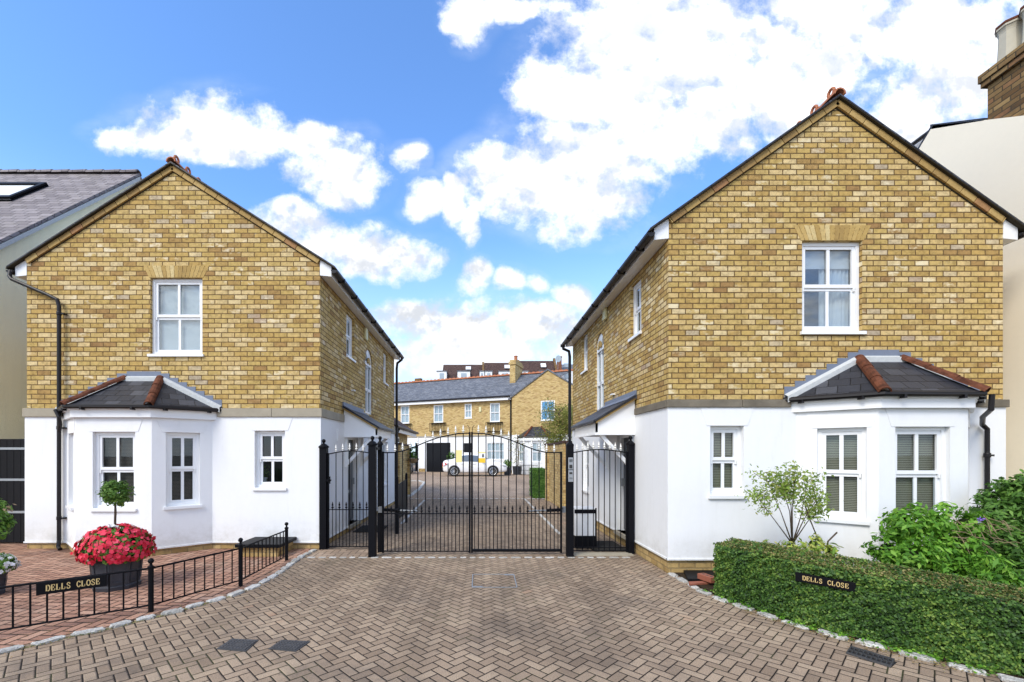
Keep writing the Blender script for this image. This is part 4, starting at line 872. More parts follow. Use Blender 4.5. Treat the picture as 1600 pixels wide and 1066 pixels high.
for i in range(len(HP)-1):
    a, b2 = HP[i], HP[i+1]; L = (b2-a).length; n = nrm[i]
    dens = 13500 if i < 3 else 5000
    for k in range(int(dens*L)):
        t = random.random(); z = random.random(); H = HT[i]+(HT[i+1]-HT[i])*t; p = a.lerp(b2, t)
        dpt = random.uniform(-.035, .028)+.02*math.sin(p.x*17+z*9)*math.sin(p.y*14-z*13)+.012*math.sin(p.y*41+z*37)
        q = p+n*dpt; zz = z*(H-.01)+.0
        # keep the sign clear
        w_ = q-SGa; su = w_.dot(SGd)
        if -.0 < su < SGL and .40 < zz < .50 and w_.dot(SGn) > -.02: continue
        A_.append((q.x, q.y, zz+random.uniform(-.01, .01))); D_.append((n.x, n.y, .25+.5*(zz > H-.06)))
    for k in range(int(dens*.8*L)):
        t = random.random(); w_ = random.random(); H = HT[i]+(HT[i+1]-HT[i])*t; p = a.lerp(b2, t)-(pn[i]*(1-t)+pn[i+1]*t)*(w_*TH)
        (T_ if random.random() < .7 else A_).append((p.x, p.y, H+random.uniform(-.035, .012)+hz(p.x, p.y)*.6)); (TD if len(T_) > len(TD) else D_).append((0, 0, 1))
e0 = (HP[1]-HP[0]).normalized()
for k in range(5200):
    p = HP[0]-pn[0]*random.random()*TH+e0*random.uniform(-.035, .03); A_.append((p.x, p.y, random.random()*HT[0])); D_.append((-e0.x, -e0.y, .2))
for k in range(2500):   # back
    pass
for k in range(260):
    i = random.randint(0, 3); t_ = random.random(); p = HP[i].lerp(HP[i+1], t_); w_ = random.random(); up_ = random.random() < .6
    c_ = (p-(pn[i]*(1-t_)+pn[i+1]*t_)*(w_*TH)+V((0, 0, HT[i]+.01))) if up_ else (p+nrm[i]*.02+V((0, 0, random.uniform(.05, HT[i]))))
    su = (c_-SGa).dot(SGd)
    if not up_ and -.04 < su < SGL+.04 and c_.z > .36: continue
    for j in range(random.randint(4, 9)): A_.append((c_.x+random.gauss(0, .012), c_.y+random.gauss(0, .012), c_.z+random.uniform(-.02, .035))); D_.append((nrm[i].x*.3, nrm[i].y*.3, .6))
leaves('foliage', 'boxleaf', hedge, A_, .025, D_, aspect=.62); leaves('sunlit_tint_top', 'boxtop', hedge, T_, .019, TD, aspect=.6)
sign('black plate with gilt lettering set in the face of the box hedge', SGa+SGn*.012, SGd, SGn, SGL, .405, .487)
# ivy creeping out at the foot of the hedge
P_ = []
for k in range(130):
    i = random.randint(2, len(gr)-5); c = gr[i].lerp(gr[i+1], random.random())+V((random.uniform(-.03, .09), random.uniform(-.05, .05), .02))
    for j in range(random.randint(3, 10)): P_.append((c.x+random.gauss(0, .025), c.y+random.gauss(0, .025), .012+abs(random.gauss(0, .02))))
o = leaves('ground_ivy', 'choisya', None, P_, .026, [(0, 0, 1)]*len(P_), aspect=.8); kind(o, 'stuff')
P_ = []
for k in range(900):
    i = random.randint(4, len(gr)-5); c = gr[i].lerp(gr[i+1], random.random()); P_.append((c.x+random.gauss(0, .07)-.03, c.y+random.gauss(0, .05), .008+random.random()*.012))
for k in range(120):
    i = random.randint(4, len(gl)-3); c = gl[i].lerp(gl[i+1], random.random()); P_.append((c.x+random.gauss(0, .15), c.y+random.gauss(0, .1), .012))
M['litter'] = island_mat('fallen_leaf', leafpal((.10, .06, .02), (.25, .15, .05), (.42, .33, .12), (.20, .11, .05)), nz=.2, bumpd=0)
kind(leaves('leaf_litter', 'litter', None, P_, .018, [(0, 0, 1)]*len(P_), spread=.5), 'stuff')
P_ = []
for k in range(2600):
    i = random.randint(1, len(gl)-4); c = gl[i].lerp(gl[i+1], random.random()); P_.append((c.x+abs(random.gauss(0, .012))*random.choice((1, -1))+.0, c.y-.05+random.gauss(0, .012), .004+random.random()*.006))
kind(leaves('kerb_moss', 'boxtop', None, P_, .009, [(0, 0, 1)]*len(P_), aspect=.8), 'stuff')
# shrubs
def shrub(label, blobs, mat, leaf, aspect, nm='shrub', twigs=0, n0=26, per=26, base=None, seed=3, lr=.085):
    c = W(*blobs[0][:3]); t = thing(nm, label, 'shrub', (c.x, c.y, 0)); PP = []; DD = []
    for i, (px, py, Z, r) in enumerate(blobs):
        q, d_ = lumps(W(px, py, Z), (r, r*.85, r*.9), int(n0*(r/.25)**2), per, lr, seed=seed+i); PP.append(q); DD.append(d_)
    PP = np.concatenate(PP); DD = np.concatenate(DD); k = PP[:, 2] > .02; leaves('foliage', mat, t, PP[k], leaf, DD[k], aspect=aspect, spread=.9)
    m = MB()
    for (px, py, Z, r) in blobs:
        w = W(px, py, Z); m.tube([(c.x, c.y, 0), (w.x, w.y, w.z*.5), w], .012, 5)
    m.build('branches', 'bark', t)
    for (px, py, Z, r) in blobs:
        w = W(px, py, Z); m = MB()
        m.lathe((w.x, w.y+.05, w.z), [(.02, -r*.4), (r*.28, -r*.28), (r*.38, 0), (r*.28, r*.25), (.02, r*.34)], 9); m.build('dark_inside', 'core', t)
    return t
shrub('bright green bushy shrub before the right bay, left of the taller one', [(1420, 822, 4.75, .25), (1395, 862, 4.7, .22), (1470, 815, 4.8, .20), (1455, 872, 4.6, .26), (1500, 850, 4.7, .22), (1520, 890, 4.5, .22), (1400, 905, 4.6, .2), (1480, 905, 4.45, .22), (1428, 870, 4.5, .22), (1515, 820, 4.75, .17), (1545, 905, 4.3, .2)], 'choisya', .066, .42, n0=42, per=26)
tall = shrub('tall dark green shrub at the right edge beyond the hedge', [(1570, 800, 4.95, .34), (1620, 780, 4.8, .30), (1545, 850, 4.9, .28), (1600, 860, 4.7, .34), (1650, 850, 4.6, .4), (1570, 905, 4.55, .3), (1625, 915, 4.4, .3), (1590, 762, 4.9, .20)], 'darkleaf', .066, .4, n0=44, per=28, seed=20)
m = MB()
for k in range(34):
    a = W(1480+random.random()*90, 800+random.random()*60, 4.62); b_ = a+V((random.uniform(.0, .22), random.uniform(-.08, .0), random.uniform(-.18, .02))); m.tube([a, a.lerp(b_, .5)+V((0, 0, .02)), b_], .003, 4)
m.build('dry_stems', 'twig', tall)
q = W(1532, 812, 4.55); leaves('mauve_flower', 'mauve', tall, np.array(q)+rng.normal(size=(34, 3))*[.010, .008, .012], .022)
shrub('rosette leaved low shrub beneath the tall shrub at the right edge', [(1556, 882, 4.15, .10), (1548, 900, 4.1, .09)], 'choisya', .085, .3, n0=60, per=12, seed=50, lr=.05)
shrub('low yellow-green shrub at the foot of the slender tree', [(1205, 862, 4.9, .10), (1240, 858, 4.95, .12), (1275, 852, 4.95, .11), (1300, 862, 4.85, .08), (1250, 880, 4.8, .1)], 'variegat', .07, .32, n0=70, per=11, seed=60, lr=.07)
# slender tree
Z = 5.02; b0 = W(1237, 862, Z); b0.z = 0; T = thing('slender_tree', 'small open-branched tree before the right house white wall', 'tree', b0)
m = MB(); ends = []
fork = W(1238, 850, Z); m.tube([b0, fork], .016, 7, rs=[.02, .015])
for (mx_, my, ex, ey, dz) in ((1212, 815, 1178, 770, -.1), (1220, 800, 1196, 745, .1), (1234, 800, 1216, 740, 0), (1238, 800, 1242, 738, -.15), (1252, 805, 1262, 748, .12), (1256, 812, 1280, 775, -.1), (1262, 815, 1284, 795, .1), (1236, 790, 1226, 765, .2)):
    a = fork; b_ = W(mx_, my, Z+dz*.5); e = W(ex, ey, Z+dz); m.tube([a, b_, e], .008, 6, rs=[.008, .005, .0025]); ends += [b_.lerp(e, f) for f in (.45, .7, .85, 1, 1.08)]
    for k in range(5): s_ = b_.lerp(e, random.uniform(.2, .95)); f_ = s_+V((random.uniform(-.13, .13), random.uniform(-.1, .1), random.uniform(.02, .14))); m.tube([s_, f_], .003, 4); ends += [f_, s_.lerp(f_, .6)]
m.tube([W(1292, 868, Z), W(1275, 835, Z), W(1264, 808, Z), W(1258, 790, Z)], .007, 6); m.tube([W(1290, 866, 4.9), W(1294, 846, 4.9), W(1308, 832, 4.9)], .009, 5)
m.build('trunk', 'bark', T, smooth=True)
P_ = []; 
for e in ends:
    for k in range(20): P_.append((e.x+random.gauss(0, .055), e.y+random.gauss(0, .055), e.z+random.gauss(-.01, .04)))
leaves('crown', 'thinleaf', T, P_, .041, aspect=.45)
# planters
def planter(label, c, r, h, nm='planter'):
    t = thing(nm, label, 'planter', c); m = MB(); m.lathe(c, [(r*.86, 0), (r*.9, .05), (r*.84, .06), (r*.95, h-.06), (r*1.02, h-.05), (r*1.02, h-.012), (r, h), (r*.9, h), (r*.88, h-.04)], 8, math.pi/8); m.build('body', 'leadpot', t)
    m = MB()
    for k in range(8):
        a0 = math.pi/8+k*math.pi/4; a1 = a0+math.pi/4; P = lambda a, rr, z: V((c[0]+rr*math.cos(a), c[1]+rr*math.sin(a), z))
        p0, p1 = P(a0, r*.87, .085), P(a1, r*.87, .085); q0, q1 = P(a0, r*.955, h-.075), P(a1, r*.955, h-.075); n = V((math.cos((a0+a1)/2), math.sin((a0+a1)/2), 0))*.006
        f = lambda a, b2: (p0.lerp(p1, a)).lerp(q0.lerp(q1, a), b2)
        for (x0, x1, y0, y1) in ((.1, .9, .02, .08), (.1, .9, .9, .96), (.1, .16, .08, .9), (.84, .9, .08, .9)): m.prism([f(x0, y0), f(x1, y0), f(x1, y1), f(x0, y1)], n)
    m.build('moulded_panels', 'leadpot', t); m = MB(); m.lathe((c[0], c[1], h-.05), [(r*.88, 0), (r*.88, .01)], 8, math.pi/8); m.build('soil', 'soil', t); return t
pc = V((-4.33, 5.30, 0)); planter('dark octagonal planter of red flowers and a ball-topped bay tree', pc, .275, .43)
def mound(label, c, rx, rz, n, mat, leafn, sz, group=None, whites=0):
    t = thing('flowering_plant', label, 'flowers', c); d_ = rng.normal(size=(n*2, 3)); d_ /= np.linalg.norm(d_, axis=1)[:, None]; d_ = d_[d_[:, 2] > -.42][:n]
    bumpy = 1+.06*np.sin(d_[:, 0]*9)*np.sin(d_[:, 2]*8+d_[:, 1]*7)
    p = np.array(c)+d_*np.array([rx, rx*.9, rz])*bumpy[:, None]*rng.uniform(.95, 1.04, len(d_))[:, None]; leaves('blossoms', mat, t, p, sz, d_, shape='flower', spread=.75)
    e = d_[:leafn]*rng.uniform(.82, .97, len(d_[:leafn]))[:, None]; e = np.concatenate([e, rng.permuted(e, axis=0)[:0]]); 
    d2 = rng.normal(size=(leafn*2, 3)); d2 /= np.linalg.norm(d2, axis=1)[:, None]; d2 = d2[d2[:, 2] > -.5][:leafn]
    st_ = rng.normal(size=(26, 3)); st_ /= np.linalg.norm(st_, axis=1)[:, None]; st_[:, 2] = -abs(st_[:, 2])*.6; leaves('trailing_blossoms', mat, t, np.array(c)+st_*np.array([rx, rx*.9, rz])*rng.uniform(1.03, 1.16, 26)[:, None], sz*.85, st_, shape='flower')
    leaves('foliage', 'bayleaf', t, np.array(c)+d2*np.array([rx, rx*.9, rz])*.95, sz*1.25, d2)
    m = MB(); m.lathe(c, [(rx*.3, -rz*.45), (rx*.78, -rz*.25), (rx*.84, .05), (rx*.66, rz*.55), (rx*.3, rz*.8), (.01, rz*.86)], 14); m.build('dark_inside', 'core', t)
    return t
fc = pc+V((0, 0, .47)); ft = mound('big mound of red impatiens flowers in the dark planter', fc, .385, .27, 900, 'redpetal', 900, .052)
q = np.array(fc)+np.array([.04, -.1, .275]); leaves('white_blossoms', 'whitepetal', ft, q+rng.normal(size=(14, 3))*[.035, .02, .01], .045, [(0, -.4, 1)]*14, shape='flower')
t = thing('topiary_tree', 'ball-shaped bay tree on a thin stem above the red flowers', 'tree', (pc.x-.02, pc.y, .4)); bc = W(180, 771, 5.3)
m = MB(); m.tube([(pc.x-.02, pc.y, .35), (pc.x-.03, pc.y+.01, .7), (pc.x-.015, pc.y, .9), bc], .013, 8, rs=[.015, .012, .013, .009]); m.build('trunk', 'bark', t)
p, d_ = lumps(bc, (.155, .155, .15), 90, 24, .05, seed=9, shell=.6); leaves('crown', 'bayleaf', t, p, .038, d_, aspect=.42)
wc = V((-5.52, 5.0, 0)); planter('dark planter of white flowers at the left edge', wc, .15, .27); mound('white impatiens flowers in the planter at the left edge', wc+V((.0, 0, .33)), .24, .13, 260, 'whitepetal', 500, .046)
sc = W(-2, 812, 6.75); t = thing('shrub', 'green shrub with bronze young leaves by the black side gate', 'shrub', (sc.x, sc.y, 0))
p, d_ = lumps(sc, (.17, .15, .30), 45, 14, .08, seed=14); leaves('foliage', 'darkleaf', t, p, .085, d_, aspect=.33); leaves('young_leaves', 'twig', t, np.array(W(14, 796, 6.7))+rng.normal(size=(14, 3))*.03, .06, aspect=.35); m = MB(); m.tube([(sc.x, sc.y, 0), sc], .014, 6); m.build('trunk', 'bark', t)
# brick-edged light well with black lid, loose brick on a black cover
t = thing('light_well', 'low brick box with black lid against the left house wall', 'light well', (-3.35, 7.1, 0))
m = MB(); m.box((-3.66, 6.82, 0), (-3.08, 7.385, .155)); m.build('brick_box', 'plinth', t); m = MB(); m.box((-3.72, 6.76, .157), (-3.02, 7.386, .21)); m.build('lid', 'black', t, bevel=.006)
q = [G(1064, 889), G(1112, 889), G(1118, 912), G(1075, 911)]; cc = sum(q, V())/4; t = thing('drain_cover', 'black square cover at the foot of the right house corner', 'cover', cc)
m = MB(); m.prism([p+V((0, 0, .021)) for p in q], (0, 0, .03)); m.build('plate', 'boardblack', t, bevel=.004)
m = MB(); m.prism([G(1076, 914)+V((0, 0, .021)), G(1116, 912)+V((0, 0, .021)), G(1116, 915)+V((0, 0, .021)), G(1077, 918)+V((0, 0, .021))], (0, 0, .02)); m.build('edging_brick', 'redclay', t)
bc2 = V((2.80, 5.38, .054)); t = thing('loose_brick', 'red three-holed brick lying on the black cover', 'brick', bc2); m = MB(); uu = V((.28, -.96, 0)); nn2 = V((.96, .28, 0))
m.obox(bc2, uu, nn2, -.107, .107, -.05, .05, 0, .065); bo = m.build('body', 'redclay', t, bevel=.004); m = MB()
for k in (-.06, 0, .06): p = bc2+uu*k; m.lathe((p.x, p.y, p.z+.0655), [(.018, 0), (.018, .001)], 10)
m.build('holes', 'seam', bo)
# ------------------------------------------------------------------ inside the lane
t = thing('black_screen', 'black panel screen beside the lane behind the left gate leaf', 'screen', (-1.62, 9.5, 0)); m = MB(); m.prism([(-1.60, 8.85, .27), (-1.65, 10.25, .22), (-1.65, 10.25, 1.0), (-1.60, 8.85, .97)], (-.02, 0, 0)); m.build('panel', 'boardblack', t)
for y_, x_ in ((8.82, -1.60), (10.28, -1.65)): m = MB(); m.box((x_-.03, y_-.03, 0), (x_+.02, y_+.03, 1.10)); m.lathe((x_-.005, y_, 1.1), [(.02, 0), (.03, .02), (.004, .06)], 8); m.build('post', 'black', t)
def pier_wall(label, X, side, y0, y1, h, piers):
    t = thing('brick_garden_wall', label, 'wall', (X, y0, 0)); m = MB(); m.box((X, y0, -.05), (X+side*.22, y1, h-.06)); m.build('brickwork', 'brickF', t)
    for y_ in piers: m = MB(); m.box((X-side*.08, y_-.17, -.05), (X+side*.3, y_+.17, h-.055)); m.build('pier', 'brickF', t); m = MB(); m.box((X-side*.11, y_-.2, h-.053), (X+side*.33, y_+.2, h)); m.build('pier_cap', 'browntile', t)
    m = MB(); m.box((X-side*.03, y0, h-.058), (X+side*.25, y1, h-.01)); m.build('coping', 'browntile', t); return t
pier_wall('brick garden wall with piers on the left of the lane', -2.62, -1, 14.2, 16.8, 1.95, [14.6, 16.7]); pier_wall('brick garden wall with piers on the right of the lane', 2.42, 1, 11.9, 15.2, 1.95, [12.3, 15.1])
t = thing('brick_outbuilding', 'small brick outbuilding with brown tiled roof left of the lane', 'outbuilding', (-3, 16, 0)); m = MB()
wall(m, (-2.95, 14.3, 0), (0, 1, 0), (1, 0, 0), 4.3, 0, 2.45, [(.55, 1.3, 1.98, 2.22), (1.5, 2.3, 1.98, 2.22)], .06); m.poly((-2.95, 14.3, 0), (-2.95, 14.3, 2.45), (-5.5, 14.3, 4.2), (-5.5, 14.3, 0)); m.poly((-2.95, 18.6, 0), (-5.5, 18.6, 0), (-5.5, 18.6, 4.2), (-2.95, 18.6, 2.45)); m.build('brick_wall', 'brickF', t)
for a, b_ in ((14.85, 15.6), (15.8, 16.6)):
    m = MB(); m.obox((-2.95, a, 1.98), (0, 1, 0), (1, 0, 0), 0, b_-a, -.05, .01, 0, .24); w_ = m.build('window', 'upvc', t); m = MB(); m.obox((-2.95, a, 1.98), (0, 1, 0), (1, 0, 0), .05, b_-a-.05, .011, .014, .05, .19); m.build('pane', 'seam', w_)
m = MB(); m.prism([(-2.6, 14.1, 2.42), (-5.6, 14.1, 4.45), (-5.6, 14.1, 4.53), (-2.6, 14.1, 2.50)], (0, 4.7, 0)); m.build('roof', 'browntile', t); m = MB(); m.box((-2.60, 14.08, 2.30), (-2.66, 18.8, 2.47)); m.build('fascia', 'upvc', t); m = MB(); m.tube([(-2.55, 14.0, 2.47), (-2.55, 18.85, 2.47)], .05, 8); m.tube([(-2.55, 14.5, 2.45), (-2.62, 14.5, 2.3), (-2.9, 14.5, 2.2), (-2.9, 14.5, .1)], .035, 8); m.build('gutter', 'pipe', t)
c = V((-2.36, 16.3, 1.30)); t = thing('hanging_basket', 'hanging basket of trailing greenery on the left garden wall pier', 'basket', c); m = MB(); m.lathe(c, [(.05, -.05), (.14, .0), (.21, .10), (.22, .12)], 10); m.build('basket', 'twig', t); p, d_ = lumps(c+V((0, 0, .3)), (.17, .15, .24), 26, 16, .07, seed=5); leaves('foliage', 'darkleaf', t, p, .06, d_); m = MB(); m.tube([(-2.62, 16.3, 1.36), (-2.2, 16.3, 1.36)], .012, 5); m.build('bracket', 'black', t)
hc = thing('clipped_hedge', 'small square clipped hedge by the right garden wall pier', 'hedge', (2.15, 16.4, 0)); m = MB(); m.box((2.04, 15.86, 0), (2.42, 17.0, 1.0)); m.build('core', 'core', hc)
P_ = []; D_ = []
for k in range(9000):
    f = random.choice('ffwt'); 
    if f == 'f': P_.append((random.uniform(2.0, 2.45), 15.84+random.uniform(-.03, .04), random.random()*1.04)); D_.append((0, -1, .2))
    elif f == 'w': P_.append((2.01+random.uniform(-.03, .03), random.uniform(15.84, 17), random.random()*1.04)); D_.append((-1, 0, .2))
    else: P_.append((random.uniform(2.0, 2.45), random.uniform(15.84, 17), 1.03+random.uniform(-.03, .03))); D_.append((0, 0, 1))
leaves('foliage', 'darkleaf', hc, P_, .045, D_)
# ------------------------------------------------------------------ courtyard buildings
A0 = V((-6.95, 40.0, 0)); B0 = V((2.97, 35.7, 0)); fu_ = (B0-A0).normalized(); fn_ = V((fu_.y, -fu_.x, 0))
def FB(px, py, off=0.0):
    a = A0+fn_*off; k = (px-CX)/F; s_ = (k*a.y-a.x)/(fu_.x-k*fu_.y); Y = a.y+s_*fu_.y; return s_, EH+(HY-py)*Y/F
def rectpx(x0, y0, x1, y1, off=0.0): s0, z1 = FB(x0, y0, off); s1, _ = FB(x1, y0, off); _, z0 = FB((x0+x1)/2, y1, off); return s0, s1, z0, (z1+FB(x1, y0, off)[1])/2
def far_window(par, o, r, blind='net', bars=1, name='window', glass='glass'):
    s0, s1, z0, z1 = r; w = window(par, o+fu_*s0+V((0, 0, z0)), tuple(fu_), tuple(fn_), s1-s0, z1-z0, .03, blind=blind, bars=bars, fr=.06, sash=.04, name=name, glass=glass); return w
CB = thing('brick_mews_house', 'long two storey mews building with grey slate roof across the courtyard', 'house', A0)
ups = [rectpx(626, 634, 639.5, 662), rectpx(677.5, 633, 692.5, 660.5), rectpx(726, 631, 737, 653.5), rectpx(765.5, 630, 781, 659.5)]
zbb = FB(700, 682)[1]; zee = 6.22; s_end = FB(800, 640)[0]; s_st = -6.0
sh = lambda r: (r[0]-s_st, r[1]-s_st, r[2], r[3], .09)
m = MB(); oA = A0+fu_*s_st; wall(m, oA, tuple(fu_), tuple(fn_), s_end-s_st, zbb, zee, [sh(r) for r in ups]); m.build('brick_wall', 'brickF', CB)
gd = rectpx(666, 692, 704, 738); gd = (gd[0], gd[1], .0, gd[3]); dk = rectpx(641, 691.5, 653, 738); dk = (dk[0], dk[1], .0, dk[3]); dw = rectpx(724.5, 692.5, 738, 707); lw1 = rectpx(760, 691, 788.5, 719)
m = MB(); wall(m, oA, tuple(fu_), tuple(fn_), s_end-s_st, 0, zbb-.0, [sh(r)[:4]+(.15,) for r in (gd, dk, dw, lw1)]); m.build('rendered_wall', 'white', CB)
m = MB()
for x0, x1 in ((s_st, dk[0]), (dk[1], gd[0]), (gd[1], s_end)): m.obox(A0, fu_, fn_, x0, x1, .0, .012, 0, .28)
m.build('plinth', 'plinth', CB); m = MB(); m.obox(A0, fu_, fn_, s_st, s_end, 0, .05, zbb-.05, zbb+.07); m.build('stone_band', 'stone', CB)
m = MB(); m.obox(A0, fu_, fn_, gd[0], gd[1], -.12, -.08, 0, gd[3]); m.build('garage_door', 'garage', CB); m = MB(); m.obox(A0, fu_, fn_, dk[0], dk[1], -.9, -.85, 0, dk[3]); m.build('carport_shade', 'garage', CB)  # carport back panel is black, shade of the opening put into its colour
for r in (gd, dk): m = MB(); m.obox(A0, fu_, fn_, r[0]-.08, r[0], .0, .02, 0, r[3]); m.obox(A0, fu_, fn_, r[1], r[1]+.08, .0, .02, 0, r[3]); m.obox(A0, fu_, fn_, r[0]-.08, r[1]+.08, .0, .02, r[3], r[3]+.1); m.build('frame', 'upvc', CB)
m = MB(); m.obox(A0, fu_, fn_, dw[0], dw[1], -.1, -.06, dw[2], dw[3]); m.build('dark_window', 'garage', CB)
far_window(CB, A0, lw1, bars=3)
for i, r in enumerate(ups):
    w_ = far_window(CB, A0, r)
    if i in (1, 3, 0):
        m = MB(); a, b_ = r[0]-.28, r[1]+.28; m.obox(A0, fu_, fn_, a, b_, .0, .25, r[2]-.05, r[2]-.02); m.obox(A0, fu_, fn_, a, b_, .0, .25, r[2]-.78, r[2]-.75)
        for k in range(11): p = a+(b_-a)*k/10; m.obox(A0, fu_, fn_, p-.012, p+.012, .22, .245, r[2]-.75, r[2]-.05)
        m.build('balconette', 'black', CB)
o = A0; dback = 3.6
_s0 = FB(800, 640, .35)[0]; _sA = FB(856, 577, .35)[0]; _zA = FB(856, 579, .35)[1]; _zE = FB(800, 621, .35)[1]
def ridge_z(py, px): return FB(px, py, -dback)[1]
zr = ridge_z(594.5, 720); SV = _s0+(_sA-_s0)*(zr-_zE)/(_zA-_zE)+.3; m = MB(); P = lambda s_, off, z: A0+fu_*s_+fn_*off+V((0, 0, z))
m.prism([P(s_st, .35, zee-.02), P(s_st, -dback, zr), P(s_st, -dback*2, zee), P(s_st, -dback*2, zee+.1), P(s_st, -dback, zr+.1), P(s_st, .35, zee+.08)], fu_*(s_end-s_st)); sv = SV; m.prism([P(s_end, .30, zee+.075), P(s_end, -dback, zr+.098), P(sv, -dback, zr+.098)], (0, 0, -.08)); rf = m.build('slate_roof', 'slateF', CB)
m = MB(); k = s_st
while k < sv: half_tile(m, P(k, -dback, zr+.12), P(k+.4, -dback, zr+.12), .12); m.obox(P(k+.05, -dback, zr+.2), fu_, fn_, 0, .22, -.02, .02, 0, .09); k += .41
m.build('ridge_tiles', 'terraR', rf)
m = MB(); m.obox(A0, fu_, fn_, s_st, s_end, 0, .36, zee-.28, zee-.03); m.build('fascia', 'upvc', CB); m = MB(); m.tube([P(s_st, .42, zee), P(s_end-.05, .42, zee)], .07, 8); m.tube([P(s_end-.1, .40, zee), P(s_end-.08, .1, zee-.35), P(s_end-.08, .1, .1)], .055, 8); m.build('gutter', 'pipe', CB)
s0, z0 = FB(742.5, 643, 0)[0], 0; s_al = FB(750.5, 636)[0]; m = MB(); m.obox(A0, fu_, fn_, s_al-.1, s_al+.1, 0, .08, 5.1, 5.5); m.build('alarm_box', 'alarm', CB)
# chimney between the two roofs
cx_ = FB(808, 600, -dback*.9)[0]; zt = FB(808, 566, -dback*.9)[1]; m = MB(); m.obox(A0, fu_, fn_, cx_-.25, cx_+.25, -dback*.55, -dback*1.1, zee+1, zt-.45); m.obox(A0, fu_, fn_, cx_-.32, cx_+.32, -dback*.53, -dback*1.12, zt-.45, zt-.2); m.obox(A0, fu_, fn_, cx_-.27, cx_+.27, -dback*.56, -dback*1.09, zt-.2, zt-.03); chm = m.build('chimney', 'brickF', CB)
m = MB(); pp = P(cx_, -dback*.8, zt-.03); m.lathe(pp, [(.16, 0), (.14, .4), (.17, .44), (.17, .5)], 10); m.build('chimney_pot', 'terraR', chm)
m = MB(); pp = P(FB(654, 596, -dback*1.6)[0], -dback*1.6, zr-.8); m.obox(pp, fu_, fn_, -.5, .5, -.4, .4, 0, 1.3); m.obox(pp, fu_, fn_, -.56, .56, -.46, .46, 1.3, 1.42); m.obox(pp, fu_, fn_, -.35, .35, -.2, .2, 1.42, 1.7); m.build('chimney', 'oldbrick', CB)
# gabled wing
of = .35; WG = thing('gabled_brick_house', 'gabled brick house with a bay window at the right of the courtyard', 'house', B0); o2 = A0+fn_*of
s0 = FB(800, 640, of)[0]; sA = FB(856, 577, of)[0]; zA = FB(856, 579, of)[1]; s1 = 2*sA-s0; zE2 = FB(800, 621, of)[1]; uw = rectpx(845, 626, 867, 657, of); gw = rectpx(832.5, 690, 848, 721, of+.5)
m = MB(); wall(m, o2+fu_*s0, tuple(fu_), tuple(fn_), s1-s0, zbb, zE2, [(uw[0]-s0, uw[1]-s0, uw[2], uw[3], .09)]); Q = lambda s_, z, off=of: A0+fu_*s_+fn_*off+V((0, 0, z)); m.poly(Q(s0, zE2), Q(s1, zE2), Q(sA, zA)); m.poly(Q(s0, zbb), Q(s0, zE2), Q(s0, zE2, -3), Q(s0, zbb, -3)); m.build('brick_wall', 'brickF', WG)
m = MB(); wall(m, o2+fu_*s0, tuple(fu_), tuple(fn_), s1-s0, 0, zbb); m.poly(Q(s0, 0), Q(s0, zbb), Q(s0, zbb, -3), Q(s0, 0, -3)); m.build('rendered_wall', 'white', WG)
m = MB(); m.prism([Q(s0-.3, zE2-.2, of+.08), Q(sA, zA+.02, of+.08), Q(s1+.3, zE2-.2, of+.08), Q(s1+.3, zE2-.08, of+.08), Q(sA, zA+.14, of+.08), Q(s0-.3, zE2-.08, of+.08)], -fn_*7); m.build('roof', 'slateF', WG)
uwo = far_window(WG, o2, uw, blind=None, glass='skyreflpane')
bx = [FB(808, 700, of)[0], FB(820, 700, of+.8)[0], FB(858, 700, of+.8)[0], FB(872, 700, of)[0]]; bp = [Q(bx[0], 0), Q(bx[1], 0, of+.8), Q(bx[2], 0, of+.8), Q(bx[3], 0)]; ztb = FB(835, 684, of+.8)[1]
m = MB()
for k in range(3):
    a, b_ = bp[k], bp[k+1]; u_ = (b_-a).normalized(); n_ = V((u_.y, -u_.x, 0)); L_ = (b_-a).length; hl = [(L_*.2, L_*.8, .95, 2.5, .1)] if k == 0 else [((L_-.85)/2, (L_+.85)/2, .95, 2.5, .1)]; wall(m, a, tuple(u_), tuple(n_), L_, 0, ztb, hl)
    window(WG, a+u_*hl[0][0]+V((0, 0, .95)), tuple(u_), tuple(n_), hl[0][1]-hl[0][0], 1.55, .05, blind='net', fr=.06, name='bay_window')
m.build('bay_wall', 'white', WG)
ztt = FB(838, 667, of)[1]; e = [p+V((0, 0, ztb+.05))+(fn_*.12 if i in (1, 2) else fu_*(-.15 if i == 0 else .15)) for i, p in enumerate(bp)]; t0 = Q(FB(831, 667, of)[0], ztt); t1 = Q(FB(846, 667, of)[0], ztt)
m = MB(); m.poly(e[0], e[1], t0); m.poly(e[1], e[2], t1, t0); m.poly(e[2], e[3], t1); m.build('bay_roof', 'slate', WG)
for a, b_, mt in ((t0, e[1], 'terra'), (t1, e[2], 'terra')): m = MB(); half_tile(m, b_, a, .09); m.build('hip_tile', mt, WG)
m = MB(); m.tube([e[0], e[1], e[2], e[3]], .06, 6); m.build('gutter', 'pipe', WG); m = MB(); m.prism([p+V((0, 0, -.28)) for p in e], (0, 0, .22)); m.build('fascia', 'upvc', WG)
